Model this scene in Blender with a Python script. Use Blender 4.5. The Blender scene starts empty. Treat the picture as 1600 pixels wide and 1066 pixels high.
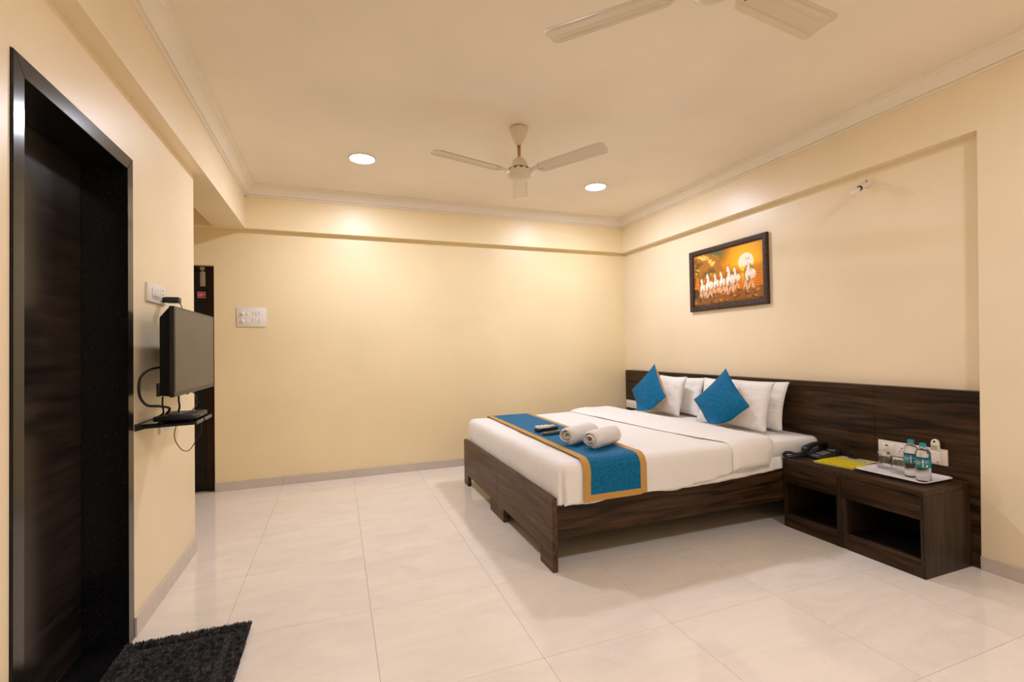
import bpy, bmesh, math, random
import numpy as np
from mathutils import Vector, Matrix, noise

random.seed(7)
scene = bpy.context.scene
COL = scene.collection
PI = math.pi

# ------------------------------------------------------------------ camera
cam_d = bpy.data.cameras.new('camera')
cam = bpy.data.objects.new('camera', cam_d)
COL.objects.link(cam)
cam_d.sensor_fit = 'HORIZONTAL'
cam_d.sensor_width = 36.0
cam_d.lens = 731.2 * 36.0 / 1600.0
cam_d.clip_start = 0.02
yaw, pitch, roll = math.radians(20.538), math.radians(0.992), math.radians(-0.984)
fw = Vector((math.sin(yaw) * math.cos(pitch), math.cos(yaw) * math.cos(pitch), math.sin(pitch)))
r0 = Vector((math.cos(yaw), -math.sin(yaw), 0))
u0 = r0.cross(fw)
rt = r0 * math.cos(roll) + u0 * math.sin(roll)
up = rt.cross(fw)
cam.matrix_world = Matrix(((rt.x, up.x, -fw.x, 0.0), (rt.y, up.y, -fw.y, 0.0), (rt.z, up.z, -fw.z, 1.189), (0, 0, 0, 1)))
scene.camera = cam

# ------------------------------------------------------------------ view, world, light levels
scene.view_settings.view_transform = 'Standard'
scene.view_settings.look = 'None'
scene.view_settings.exposure = 0.0
scene.view_settings.gamma = 1.0
scene.view_settings.use_curve_mapping = False
w = bpy.data.worlds.new('world')
scene.world = w
w.use_nodes = True
w.node_tree.nodes['Background'].inputs[0].default_value = (0.02, 0.02, 0.025, 1)
w.node_tree.nodes['Background'].inputs[1].default_value = 0.2
LAMP_STRENGTH = 345.0            # far pair of ceiling panels
LAMP_STRENGTH_NEAR = 275.0       # pair behind the camera
LAMP_COLOR = (0.815, 0.84, 1.0)
scene.cycles.use_denoising = True
scene.cycles.max_bounces = 14
scene.cycles.diffuse_bounces = 10
scene.cycles.glossy_bounces = 6
scene.cycles.transmission_bounces = 10
scene.cycles.sample_clamp_indirect = 6.0

# ------------------------------------------------------------------ materials
def srgb(r, g, b):
    f = lambda c: (c / 255.0) / 12.92 if c <= 10 else ((c / 255.0 + 0.055) / 1.055) ** 2.4
    return (f(r), f(g), f(b), 1.0)

def new_mat(name):
    m = bpy.data.materials.new(name)
    m.use_nodes = True
    nt = m.node_tree
    return m, nt, nt.nodes['Principled BSDF']

def plain(name, col, rough=0.5, metal=0.0, spec=0.5, coat=0.0):
    m, nt, b = new_mat(name)
    b.inputs['Base Color'].default_value = col
    b.inputs['Roughness'].default_value = rough
    b.inputs['Metallic'].default_value = metal
    b.inputs['Specular IOR Level'].default_value = spec
    b.inputs['Coat Weight'].default_value = coat
    # faint wear in the gloss so that nothing is perfectly uniform
    tc = nt.nodes.new('ShaderNodeTexCoord')
    n = nt.nodes.new('ShaderNodeTexNoise'); n.inputs['Scale'].default_value = 9.0
    n.inputs['Detail'].default_value = 4.0
    mr = nt.nodes.new('ShaderNodeMapRange')
    mr.inputs['To Min'].default_value = max(0.0, rough - 0.04); mr.inputs['To Max'].default_value = min(1.0, rough + 0.04)
    nt.links.new(tc.outputs['Object'], n.inputs['Vector'])
    nt.links.new(n.outputs['Fac'], mr.inputs['Value'])
    nt.links.new(mr.outputs['Result'], b.inputs['Roughness'])
    return m

def add_bump(nt, b, height_socket, strength=0.2, dist=0.002):
    bp = nt.nodes.new('ShaderNodeBump')
    bp.inputs['Strength'].default_value = strength
    bp.inputs['Distance'].default_value = dist
    nt.links.new(height_socket, bp.inputs['Height'])
    nt.links.new(bp.outputs['Normal'], b.inputs['Normal'])
    return bp

def noise_node(nt, scale, detail=4.0, vec=None, rough=0.5):
    n = nt.nodes.new('ShaderNodeTexNoise')
    n.inputs['Scale'].default_value = scale
    n.inputs['Detail'].default_value = detail
    n.inputs['Roughness'].default_value = rough
    if vec is not None:
        nt.links.new(vec, n.inputs['Vector'])
    return n

def ramp(nt, fac, stops):
    r = nt.nodes.new('ShaderNodeValToRGB')
    el = r.color_ramp.elements
    while len(el) < len(stops):
        el.new(0.5)
    for e, (p, c) in zip(el, stops):
        e.position = p; e.color = c
    nt.links.new(fac, r.inputs['Fac'])
    return r

def pos(nt):
    return nt.nodes.new('ShaderNodeNewGeometry').outputs['Position']

def mapped(nt, vec, scale=(1, 1, 1), rot=(0, 0, 0)):
    mp = nt.nodes.new('ShaderNodeMapping')
    mp.inputs['Scale'].default_value = scale
    mp.inputs['Rotation'].default_value = rot
    nt.links.new(vec, mp.inputs['Vector'])
    return mp.outputs['Vector']

def paint(name, col, rough, var=0.03):
    m, nt, b = new_mat(name)
    p = pos(nt)
    n1 = noise_node(nt, 1.3, 5.0, p)
    c2 = tuple(c * (1 - var * 2) for c in col[:3]) + (1,)
    c1 = tuple(min(1, c * (1 + var)) for c in col[:3]) + (1,)
    r = ramp(nt, n1.outputs['Fac'], [(0.3, c2), (0.7, c1)])
    nt.links.new(r.outputs['Color'], b.inputs['Base Color'])
    b.inputs['Roughness'].default_value = rough
    n2 = noise_node(nt, 42.0, 5.0, p)
    add_bump(nt, b, n2.outputs['Fac'], 0.06, 0.004)
    return m

def wood(name, dark, light, axis='y', rough=0.38, scale=1.0):
    m, nt, b = new_mat(name)
    p = pos(nt)
    lo, hi = 1.1 * scale, 16.0 * scale
    sc = {'x': (lo, hi, hi), 'y': (hi, lo, hi), 'z': (hi, hi, lo)}[axis]
    v = mapped(nt, p, sc)
    n = noise_node(nt, 1.6, 8.0, v, 0.62)
    n.inputs['Distortion'].default_value = 0.9
    mid = tuple((a + c) / 2 for a, c in zip(dark[:3], light[:3])) + (1,)
    r = ramp(nt, n.outputs['Fac'], [(0.38, dark), (0.5, mid), (0.63, light)])
    sc2 = {'x': (3, 160, 160), 'y': (160, 3, 160), 'z': (160, 160, 3)}[axis]
    n2 = noise_node(nt, 1.0, 3.0, mapped(nt, p, sc2))
    mix = nt.nodes.new('ShaderNodeMix'); mix.data_type = 'RGBA'; mix.blend_type = 'MULTIPLY'
    mix.inputs[0].default_value = 0.55
    nt.links.new(r.outputs['Color'], mix.inputs[6])
    r2 = ramp(nt, n2.outputs['Fac'], [(0.35, (0.45, 0.45, 0.45, 1)), (0.6, (1, 1, 1, 1))])
    nt.links.new(r2.outputs['Color'], mix.inputs[7])
    nt.links.new(mix.outputs[2], b.inputs['Base Color'])
    b.inputs['Roughness'].default_value = rough
    b.inputs['Specular IOR Level'].default_value = 0.24
    add_bump(nt, b, n2.outputs['Fac'], 0.08, 0.001)
    return m

def granite(name):
    m, nt, b = new_mat(name)
    p = pos(nt)
    vor = nt.nodes.new('ShaderNodeTexVoronoi'); vor.inputs['Scale'].default_value = 330.0
    nt.links.new(p, vor.inputs['Vector'])
    n = noise_node(nt, 260.0, 3.0, p)
    r = ramp(nt, n.outputs['Fac'], [(0.0, (0.004, 0.004, 0.004, 1)), (0.65, (0.007, 0.007, 0.007, 1)), (0.75, (0.085, 0.08, 0.072, 1))])
    nt.links.new(r.outputs['Color'], b.inputs['Base Color'])
    b.inputs['Roughness'].default_value = 0.16
    add_bump(nt, b, vor.outputs['Distance'], 0.05, 0.0006)
    return m

def tile_mat(name, base, rough, streak=0.05):
    m, nt, b = new_mat(name)
    p = pos(nt)
    oi = nt.nodes.new('ShaderNodeObjectInfo')
    off = nt.nodes.new('ShaderNodeVectorMath'); off.operation = 'ADD'
    sc = nt.nodes.new('ShaderNodeVectorMath'); sc.operation = 'SCALE'; sc.inputs['Scale'].default_value = 40.0
    nt.links.new(oi.outputs['Random'], sc.inputs[0])
    nt.links.new(p, off.inputs[0]); nt.links.new(sc.outputs[0], off.inputs[1])
    n = noise_node(nt, 2.2, 7.0, mapped(nt, off.outputs[0], (1.0, 2.6, 1.0), (0, 0, 0.5)), 0.62)
    n.inputs['Distortion'].default_value = 1.2
    n3 = noise_node(nt, 30.0, 5.0, mapped(nt, off.outputs[0], (1.0, 3.0, 1.0), (0, 0, 0.5)), 0.6)
    d = tuple(c * (1 - streak * 1.6) for c in base[:3]) + (1,)
    l = tuple(min(1, c * (1 + streak)) for c in base[:3]) + (1,)
    mx = nt.nodes.new('ShaderNodeMath'); mx.operation = 'MULTIPLY_ADD'
    mx.inputs[1].default_value = 0.35
    nt.links.new(n3.outputs['Fac'], mx.inputs[0]); nt.links.new(n.outputs['Fac'], mx.inputs[2])
    r = ramp(nt, mx.outputs[0], [(0.45, d), (0.9, l)])
    nt.links.new(r.outputs['Color'], b.inputs['Base Color'])
    b.inputs['Roughness'].default_value = rough
    n2 = noise_node(nt, 5.0, 2.0, p)
    add_bump(nt, b, n2.outputs['Fac'], 0.02, 0.002)
    return m

def linen(name, col, stripe_axis=None, period=0.011, fuzz=0.0):
    m, nt, b = new_mat(name)
    p = nt.nodes.new('ShaderNodeTexCoord').outputs['Object']
    b.inputs['Roughness'].default_value = 0.75
    b.inputs['Specular IOR Level'].default_value = 0.25
    b.inputs['Sheen Weight'].default_value = 0.08
    b.inputs['Sheen Roughness'].default_value = 0.5
    n = noise_node(nt, 22.0 if fuzz == 0 else 240.0, 5.0, p)
    h = n.outputs['Fac']
    if stripe_axis is not None:
        wv = nt.nodes.new('ShaderNodeTexWave')
        wv.bands_direction = stripe_axis
        wv.inputs['Scale'].default_value = 1.0 / period / 20.0 * 6.283 * 0.5
        wv.inputs['Distortion'].default_value = 0.0
        nt.links.new(p, wv.inputs['Vector'])
        r = ramp(nt, wv.outputs['Fac'], [(0.35, tuple(c * 0.965 for c in col[:3]) + (1,)), (0.65, col)])
        nt.links.new(r.outputs['Color'], b.inputs['Base Color'])
        mx = nt.nodes.new('ShaderNodeMath'); mx.operation = 'MULTIPLY_ADD'; mx.inputs[1].default_value = 0.10
        nt.links.new(wv.outputs['Fac'], mx.inputs[0]); nt.links.new(h, mx.inputs[2])
        h = mx.outputs[0]
    else:
        b.inputs['Base Color'].default_value = col
    add_bump(nt, b, h, 0.25 if fuzz == 0 else 0.9, 0.004 if fuzz == 0 else 0.006)
    return m

def quilt(name, col, cell=0.012):
    m, nt, b = new_mat(name)
    p = nt.nodes.new('ShaderNodeTexCoord').outputs['Object']
    b.inputs['Roughness'].default_value = 0.6
    b.inputs['Specular IOR Level'].default_value = 0.18
    vor = nt.nodes.new('ShaderNodeTexVoronoi'); vor.inputs['Scale'].default_value = 1.0 / cell
    vor.inputs['Randomness'].default_value = 0.55
    nt.links.new(p, vor.inputs['Vector'])
    r = ramp(nt, vor.outputs['Distance'], [(0.1, tuple(c * 1.18 for c in col[:3]) + (1,)), (0.75, tuple(c * 0.62 for c in col[:3]) + (1,))])
    nt.links.new(r.outputs['Color'], b.inputs['Base Color'])
    inv = nt.nodes.new('ShaderNodeMath'); inv.operation = 'SUBTRACT'; inv.inputs[0].default_value = 1.0
    nt.links.new(vor.outputs['Distance'], inv.inputs[1])
    add_bump(nt, b, inv.outputs[0], 0.5, 0.003)
    return m

def glass(name, col=(1, 1, 1, 1), ior=1.45, rough=0.0):
    m, nt, b = new_mat(name)
    b.inputs['Base Color'].default_value = col
    b.inputs['Transmission Weight'].default_value = 1.0
    b.inputs['IOR'].default_value = ior
    b.inputs['Roughness'].default_value = rough
    return m

def emitter(name, col, strength):
    m, nt, b = new_mat(name)
    b.inputs['Base Color'].default_value = (0.9, 0.9, 0.9, 1)
    b.inputs['Emission Color'].default_value = (*col, 1)
    b.inputs['Emission Strength'].default_value = strength
    return m

M = {}
M['wall'] = paint('wall_paint', (0.86, 0.722, 0.445, 1), 0.38)
M['wall_left'] = paint('wall_paint_left', (0.86, 0.735, 0.51, 1), 0.36)
M['wall_right'] = paint('wall_paint_right', (0.86, 0.74, 0.525, 1), 0.36)
M['ceiling'] = paint('ceiling_paint', (0.86, 0.785, 0.66, 1), 0.55)
M['cornice'] = paint('cornice_plaster', (0.85, 0.79, 0.68, 1), 0.6)
M['floor_tile'] = tile_mat('vitrified_tile', (0.80, 0.73, 0.645, 1), 0.09)
M['grout'] = plain('grout', (0.40, 0.34, 0.27, 1), 0.8)
M['skirting'] = tile_mat('skirting_tile', (0.60, 0.535, 0.46, 1), 0.25)
M['granite'] = granite('black_granite')
M['door'] = wood('dark_door_veneer', (0.010, 0.007, 0.006, 1), (0.030, 0.021, 0.017, 1), 'y', 0.22)
M['door2'] = wood('dark_door_laminate', (0.006, 0.004, 0.003, 1), (0.014, 0.009, 0.007, 1), 'x', 0.4)
M['door_frame'] = wood('reddish_frame_wood', (0.012, 0.005, 0.003, 1), (0.03, 0.012, 0.007, 1), 'z', 0.4)
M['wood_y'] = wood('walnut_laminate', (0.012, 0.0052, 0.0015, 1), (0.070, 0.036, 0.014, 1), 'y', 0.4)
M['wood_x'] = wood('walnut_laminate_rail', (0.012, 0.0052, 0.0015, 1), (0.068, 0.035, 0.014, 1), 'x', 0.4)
M['wood_foot_lit'] = wood('walnut_laminate_foot_lit', (0.050, 0.024, 0.010, 1), (0.130, 0.068, 0.032, 1), 'y', 0.4)  # same walnut, lightened: lamp light on the footboard is in the colour
M['wood_z'] = wood('walnut_laminate_upright', (0.013, 0.0068, 0.003, 1), (0.050, 0.028, 0.014, 1), 'z', 0.4)
M['wood_in_shaded'] = wood('walnut_inside_shaded', (0.004, 0.0022, 0.001, 1), (0.011, 0.006, 0.003, 1), 'y', 0.6)  # same walnut, darkened: shade inside the nightstands is in the colour
M['sheet'] = linen('white_sateen_sheet', (0.82, 0.81, 0.79, 1), 'X', 0.011)
M['duvet'] = linen('white_sateen_duvet', (0.83, 0.815, 0.79, 1), 'Y', 0.016)
M['pillow'] = linen('white_pillow_case', (0.84, 0.825, 0.80, 1), 'Y', 0.014)
M['towel'] = linen('white_terry', (0.82, 0.80, 0.77, 1), None, 0.01, 1.0)
M['teal'] = quilt('teal_quilted_fabric', (0.0, 0.150, 0.330, 1))
M['gold'] = linen('gold_satin', (0.50, 0.285, 0.075, 1), None)
M['fan'] = plain('cream_enamel', (0.68, 0.61, 0.47, 1), 0.35)
M['fan_dark'] = plain('fan_vents', (0.10, 0.07, 0.04, 1), 0.6)
M['brass'] = plain('bronze_rod', (0.42, 0.23, 0.08, 1), 0.4, 0.6)
M['white_plastic'] = plain('white_plastic', (0.80, 0.76, 0.70, 1), 0.35)
M['ivory'] = plain('ivory_plastic', (0.78, 0.72, 0.63, 1), 0.35)
M['shade'] = plain('slot_dark', (0.02, 0.018, 0.015, 1), 0.6)
M['grey_mark'] = plain('grey_marks', (0.18, 0.16, 0.14, 1), 0.5)
M['black_plastic'] = plain('black_plastic', (0.008, 0.008, 0.008, 1), 0.42)
M['black_gloss'] = plain('black_gloss_plastic', (0.006, 0.006, 0.006, 1), 0.2)
M['rubber'] = plain('black_cable_rubber', (0.009, 0.008, 0.008, 1), 0.5)
M['screen'] = plain('matte_screen', (0.045, 0.040, 0.034, 1), 0.33, 0.0, 0.9)
M['bezel'] = plain('dark_bezel', (0.02, 0.018, 0.016, 1), 0.35)
M['steel'] = plain('brushed_steel', (0.45, 0.41, 0.35, 1), 0.4, 0.85)
M['red'] = plain('red_sticker', (0.42, 0.02, 0.02, 1), 0.4)
M['white_print'] = plain('white_print', (0.75, 0.70, 0.65, 1), 0.5)
M['yellow_print'] = plain('yellow_print', (0.75, 0.55, 0.06, 1), 0.5)
M['green_print'] = plain('green_print', (0.06, 0.30, 0.16, 1), 0.5)
M['black_print'] = plain('black_print', (0.03, 0.025, 0.01, 1), 0.5)
M['cap'] = plain('teal_cap', (0.0, 0.29, 0.33, 1), 0.35)
M['label'] = plain('teal_label', (0.0, 0.20, 0.25, 1), 0.35)
M['bottle'] = glass('clear_pet_water', (1, 1, 1, 1), 1.34)
M['tumbler'] = glass('clear_glass', (0.98, 0.99, 0.98, 1), 1.48)
M['tray'] = plain('white_melamine', (0.78, 0.74, 0.72, 1), 0.22)
M['yellow'] = plain('yellow_cover', (0.70, 0.56, 0.015, 1), 0.35)
M['cream_cover'] = plain('cream_cover', (0.66, 0.55, 0.26, 1), 0.35)
M['paper'] = plain('paper', (0.72, 0.66, 0.42, 1), 0.7)
M['frame'] = None
M['mat'] = plain('charcoal_backing', (0.016, 0.016, 0.018, 1), 0.9)
M['pile'] = None
M['pile_flat'] = None
M['lamp_far'] = emitter('lit_diffuser', LAMP_COLOR, LAMP_STRENGTH)
M['lamp_near'] = emitter('lit_diffuser_near', LAMP_COLOR, LAMP_STRENGTH_NEAR)
M['bulb'] = plain('opal_bulb', (0.85, 0.80, 0.74, 1), 0.2)
M['remote_grey'] = plain('dark_grey_plastic', (0.10, 0.09, 0.085, 1), 0.35)
M['shelf_glass'] = plain('black_tinted_glass', (0.006, 0.006, 0.006, 1), 0.08)

def frame_mat():
    m, nt, b = new_mat('carved_dark_frame')
    p = pos(nt)
    n = noise_node(nt, 75.0, 6.0, p, 0.7)
    r = ramp(nt, n.outputs['Fac'], [(0.35, (0.012, 0.006, 0.004, 1)), (0.70, (0.105, 0.062, 0.046, 1))])
    nt.links.new(r.outputs['Color'], b.inputs['Base Color'])
    b.inputs['Roughness'].default_value = 0.45
    b.inputs['Specular IOR Level'].default_value = 0.3
    add_bump(nt, b, n.outputs['Fac'], 0.8, 0.004)
    return m
M['frame'] = frame_mat()

def pile_mat(name, a, c):
    m, nt, b = new_mat(name)
    p = pos(nt)
    n = noise_node(nt, 55.0, 4.0, p, 0.6)
    r = ramp(nt, n.outputs['Fac'], [(0.38, (a, a, a * 1.02, 1)), (0.66, (c, c * 0.99, c, 1))])
    nt.links.new(r.outputs['Color'], b.inputs['Base Color'])
    b.inputs['Roughness'].default_value = 0.9
    b.inputs['Specular IOR Level'].default_value = 0.15
    return m
M['pile'] = pile_mat('charcoal_pile', 0.03, 0.15)
M['pile_flat'] = pile_mat('charcoal_band', 0.08, 0.17)

def print_mat():
    m, nt, b = new_mat('painted_print')
    a = nt.nodes.new('ShaderNodeVertexColor'); a.layer_name = 'print'
    nt.links.new(a.outputs['Color'], b.inputs['Base Color'])
    b.inputs['Roughness'].default_value = 0.3
    return m
M['print'] = print_mat()

# ------------------------------------------------------------------ object helpers
def props(o, label=None, cat=None, group=None, kind=None):
    for k, v in (('label', label), ('category', cat), ('group', group), ('kind', kind)):
        if v: o[k] = v
    return o

def thing(name, label, cat, loc, group=None):
    o = bpy.data.objects.new(name, None)
    o.empty_display_size = 0.05
    COL.objects.link(o)
    o.location = loc
    return props(o, label, cat, group)

def origin_of(o):
    v = Vector((0, 0, 0))
    while o is not None:
        v += o.location; o = o.parent
    return v

class B:
    """collects shapes (world coordinates) and links them as one mesh object"""
    def __init__(self): self.bm = bmesh.new()
    def _add(self, vs, fs):
        bv = [self.bm.verts.new(v) for v in vs]
        out = []
        for f in fs:
            try: out.append(self.bm.faces.new([bv[i] for i in f]))
            except ValueError: pass
        return bv, out
    def box(self, x0, y0, z0, x1, y1, z1, bev=0.0, seg=2):
        vs = [(x0, y0, z0), (x1, y0, z0), (x1, y1, z0), (x0, y1, z0), (x0, y0, z1), (x1, y0, z1), (x1, y1, z1), (x0, y1, z1)]
        fs = [(3, 2, 1, 0), (4, 5, 6, 7), (0, 1, 5, 4), (1, 2, 6, 5), (2, 3, 7, 6), (3, 0, 4, 7)]
        bv, bf = self._add(vs, fs)
        if bev > 0:
            ed = list({e for f in bf for e in f.edges})
            bmesh.ops.bevel(self.bm, geom=ed, offset=bev, segments=seg, affect='EDGES', profile=0.5)
        return self
    def prism(self, pts, axis, a, b, bev=0.0):
        """pts 2-D outline extruded along axis from a to b"""
        def mk(p, t):
            return {'x': (t, p[0], p[1]), 'y': (p[0], t, p[1]), 'z': (p[0], p[1], t)}[axis]
        n = len(pts)
        vs = [mk(p, a) for p in pts] + [mk(p, b) for p in pts]
        fs = [tuple(range(n))[::-1], tuple(range(n, 2 * n))] + [(i, (i + 1) % n, n + (i + 1) % n, n + i) for i in range(n)]
        bv, bf = self._add(vs, fs)
        bmesh.ops.recalc_face_normals(self.bm, faces=bf)
        if bev > 0:
            ed = list({e for f in bf for e in f.edges})
            bmesh.ops.bevel(self.bm, geom=ed, offset=bev, segments=2, affect='EDGES', profile=0.5)
        return self
    def lathe(self, prof, c, seg=32, axis='z', close=True):
        """prof [(radius, height)] about an axis through c"""
        c = Vector(c)
        vs, fs = [], []
        n = len(prof)
        for k in range(seg):
            a = 2 * PI * k / seg
            for r, h in prof:
                d = {'z': Vector((r * math.cos(a), r * math.sin(a), h)), 'x': Vector((h, r * math.cos(a), r * math.sin(a))),
                     'y': Vector((r * math.sin(a), h, r * math.cos(a)))}[axis]
                vs.append(c + d)
        for k in range(seg):
            k2 = (k + 1) % seg
            for i in range(n - 1):
                fs.append((k * n + i, k2 * n + i, k2 * n + i + 1, k * n + i + 1))
        bv, bf = self._add(vs, fs)
        bmesh.ops.remove_doubles(self.bm, verts=bv, dist=1e-6)
        return self
    def tube(self, pts, r, seg=8, smooth_n=0):
        pts = [Vector(p) for p in pts]
        if smooth_n:
            out = []
            P = [pts[0]] + pts + [pts[-1]]
            for i in range(1, len(P) - 2):
                for k in range(smooth_n):
                    t = k / smooth_n
                    a, b_, c_, d = P[i - 1], P[i], P[i + 1], P[i + 2]
                    out.append(0.5 * ((2 * b_) + (c_ - a) * t + (2 * a - 5 * b_ + 4 * c_ - d) * t * t + (3 * b_ - a - 3 * c_ + d) * t ** 3))
            out.append(pts[-1]); pts = out
        vs, fs = [], []
        up_ = Vector((0.13, 0.21, 0.97))
        for i, p in enumerate(pts):
            t = (pts[min(i + 1, len(pts) - 1)] - pts[max(i - 1, 0)]).normalized()
            a = t.cross(up_)
            if a.length < 1e-3: a = t.cross(Vector((1, 0, 0)))
            a.normalize(); b_ = t.cross(a)
            for k in range(seg):
                an = 2 * PI * k / seg
                vs.append(p + r * (math.cos(an) * a + math.sin(an) * b_))
        for i in range(len(pts) - 1):
            for k in range(seg):
                k2 = (k + 1) % seg
                fs.append((i * seg + k, i * seg + k2, (i + 1) * seg + k2, (i + 1) * seg + k))
        fs.append(tuple(range(seg))[::-1]); m_ = (len(pts) - 1) * seg
        fs.append(tuple(range(m_, m_ + seg)))
        self._add(vs, fs)
        return self
    def grid(self, rows, closed_v=False, closed_u=False):
        """rows: list of equally long lists of points"""
        nu, nv = len(rows), len(rows[0])
        vs = [p for r_ in rows for p in r_]
        fs = []
        for i in range(nu if closed_u else nu - 1):
            for j in range(nv if closed_v else nv - 1):
                i2, j2 = (i + 1) % nu, (j + 1) % nv
                fs.append((i * nv + j, i2 * nv + j, i2 * nv + j2, i * nv + j2))
        return self._add(vs, fs)
    def raw(self, vs, fs):
        self._add(vs, fs); return self
    def build(self, name, mat, parent=None, smooth=False, weld=0.0, recalc=False, auto=None, world_root=True):
        bm = self.bm
        if weld > 0: bmesh.ops.remove_doubles(bm, verts=bm.verts[:], dist=weld)
        if recalc: bmesh.ops.recalc_face_normals(bm, faces=bm.faces[:])
        if parent is not None and world_root:
            bmesh.ops.translate(bm, verts=bm.verts[:], vec=-origin_of(parent))
        me = bpy.data.meshes.new(name)
        bm.to_mesh(me); bm.free()
        if mat is not None: me.materials.append(mat)
        if smooth:
            me.polygons.foreach_set('use_smooth', [True] * len(me.polygons))
        if auto is not None:
            me.polygons.foreach_set('use_smooth', [True] * len(me.polygons))
            me.set_sharp_from_angle(angle=math.radians(auto))
        o = bpy.data.objects.new(name, me)
        COL.objects.link(o)
        if parent is not None: o.parent = parent
        return o

def structure(o, label=None):
    o['kind'] = 'structure'
    if label: o['label'] = label
    return o

def recenter(o, loc):
    """move a top-level mesh's origin to loc without moving its surface"""
    v = Vector(loc)
    o.data.transform(Matrix.Translation(-v)); o.location = v
    return o

def copy_tree(o, parent=None):
    c = o.copy(); COL.objects.link(c)
    if parent is not None: c.parent = parent
    for ch in list(o.children):
        copy_tree(ch, c)
    return c

def text_mesh(s, size, align='CENTER'):
    cu = bpy.data.curves.new('txt', 'FONT')
    cu.body = s; cu.size = size; cu.align_x = align; cu.align_y = 'CENTER'
    cu.resolution_u = 2
    o = bpy.data.objects.new('txt', cu)
    COL.objects.link(o)
    dg = bpy.context.evaluated_depsgraph_get()
    dg.update()
    me = bpy.data.meshes.new_from_object(o.evaluated_get(dg))
    vs = [tuple(v.co) for v in me.vertices]; fs = [tuple(p.vertices) for p in me.polygons]
    bpy.data.objects.remove(o); bpy.data.curves.remove(cu); bpy.data.meshes.remove(me)
    return vs, fs

# ------------------------------------------------------------------ room dimensions
XR, XREC = 3.135, 3.205
XL, XB = -0.814, -0.741
YB, YBB = 4.707, 4.636
ZC, ZB = 2.67, 2.29
YN = -0.74
ZCO = 2.574

# ------------------------------------------------------------------ floor with its tiles
floor = structure(B().box(-2.0, YN - 0.1, -0.12, 3.35, YB + 0.2, -0.006).build('floor', M['grout']), 'floor of large polished cream tiles with hairline joints')
tile_src = {}
def tile_mesh(wx, wy):
    k = (round(wx, 3), round(wy, 3))
    if k not in tile_src:
        bm = bmesh.new()
        g = 0.0007
        b = B(); b.box(g, g, -0.008, wx - g, wy - g, 0.0)
        me = bpy.data.meshes.new('tile'); b.bm.to_mesh(me); b.bm.free(); bm.free()
        me.materials.append(M['floor_tile'])
        tile_src[k] = me
    return tile_src[k]
xs = [-1.95] + [-1.665 + 0.6 * i for i in range(9)] + [XREC]
ys = [YN] + [4.068 - 0.6 * j for j in range(8, -1, -1)] + [YB]
ys = sorted(v for v in ys if v >= YN)
for i in range(len(xs) - 1):
    for j in range(len(ys) - 1):
        wx, wy = xs[i + 1] - xs[i], ys[j + 1] - ys[j]
        if wx < 0.02 or wy < 0.02: continue
        t = bpy.data.objects.new('tile', tile_mesh(wx, wy))
        COL.objects.link(t)
        t.parent = floor
        t.location = (xs[i], ys[j], 0.0)

# ------------------------------------------------------------------ walls, beams, ceiling
structure(B().box(-2.1, YN - 0.15, ZC, 3.4, YB + 0.2, ZC + 0.1).build('ceiling', M['ceiling']), 'cream painted ceiling')
DY1, DY2, DZ = 1.631, 2.428, 2.027
structure(B().prism([(YN, 0), (DY1, 0), (DY1, DZ), (DY2, DZ), (DY2, 0), (3.35, 0), (3.35, ZB), (YN, ZB)], 'x', XL - 0.15, XL).build('wall_left', M['wall_left']), 'cream wall with the black framed doorway and the television')
structure(B().box(-0.99, YN, ZB, XB, YBB, ZC).build('trim_1', M['wall_left']), 'boxed beam above the doorway wall')
structure(B().prism([(-1.95, 0), (-1.80, 0), (-1.80, 1.962), (-0.995, 1.962), (-0.995, 0), (XREC + 0.1, 0), (XREC + 0.1, ZC), (-1.95, ZC)], 'y', YB, YB + 0.14).build('wall_back', M['wall']), 'plain cream back wall')
structure(B().box(-1.95, YBB, ZB, XR, YB, ZC).build('trim_2', M['wall']), 'shallow beam along the top of the back wall')
structure(B().box(XREC, YN, 0, XREC + 0.15, YB, ZC).build('wall_right', M['wall_right']), 'cream wall behind the headboard')
structure(B().box(XR, YN, ZB, XREC, YB, ZC).build('trim_3', M['wall_right']), 'shallow beam above the headboard recess')
b = B()
b.raw([(XR, YN, 0), (XREC, YN, 0), (XREC, 1.452, 0), (XR, 1.452, 0), (XR, YN, ZB), (XREC, YN, ZB), (XREC, 1.410, ZB), (XR, 1.410, ZB)],
      [(3, 2, 1, 0), (4, 5, 6, 7), (0, 1, 5, 4), (1, 2, 6, 5), (2, 3, 7, 6), (3, 0, 4, 7)])
structure(b.build('trim_4', M['wall_right']), 'flat pier beside the headboard recess')
structure(B().box(-2.1, YN - 0.15, 0, 3.4, YN, ZC).build('wall_front', M['wall']), 'cream wall behind the viewer')
structure(B().box(-2.1, YN, 0, -1.95, YB + 0.15, ZC).build('wall_passage', M['wall']), 'far wall of the side passage')
structure(B().box(-1.95, 3.20, 0, XL - 0.15, 3.35, ZC).build('wall_partition', M['wall']), 'passage side of the bathroom wall')

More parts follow.
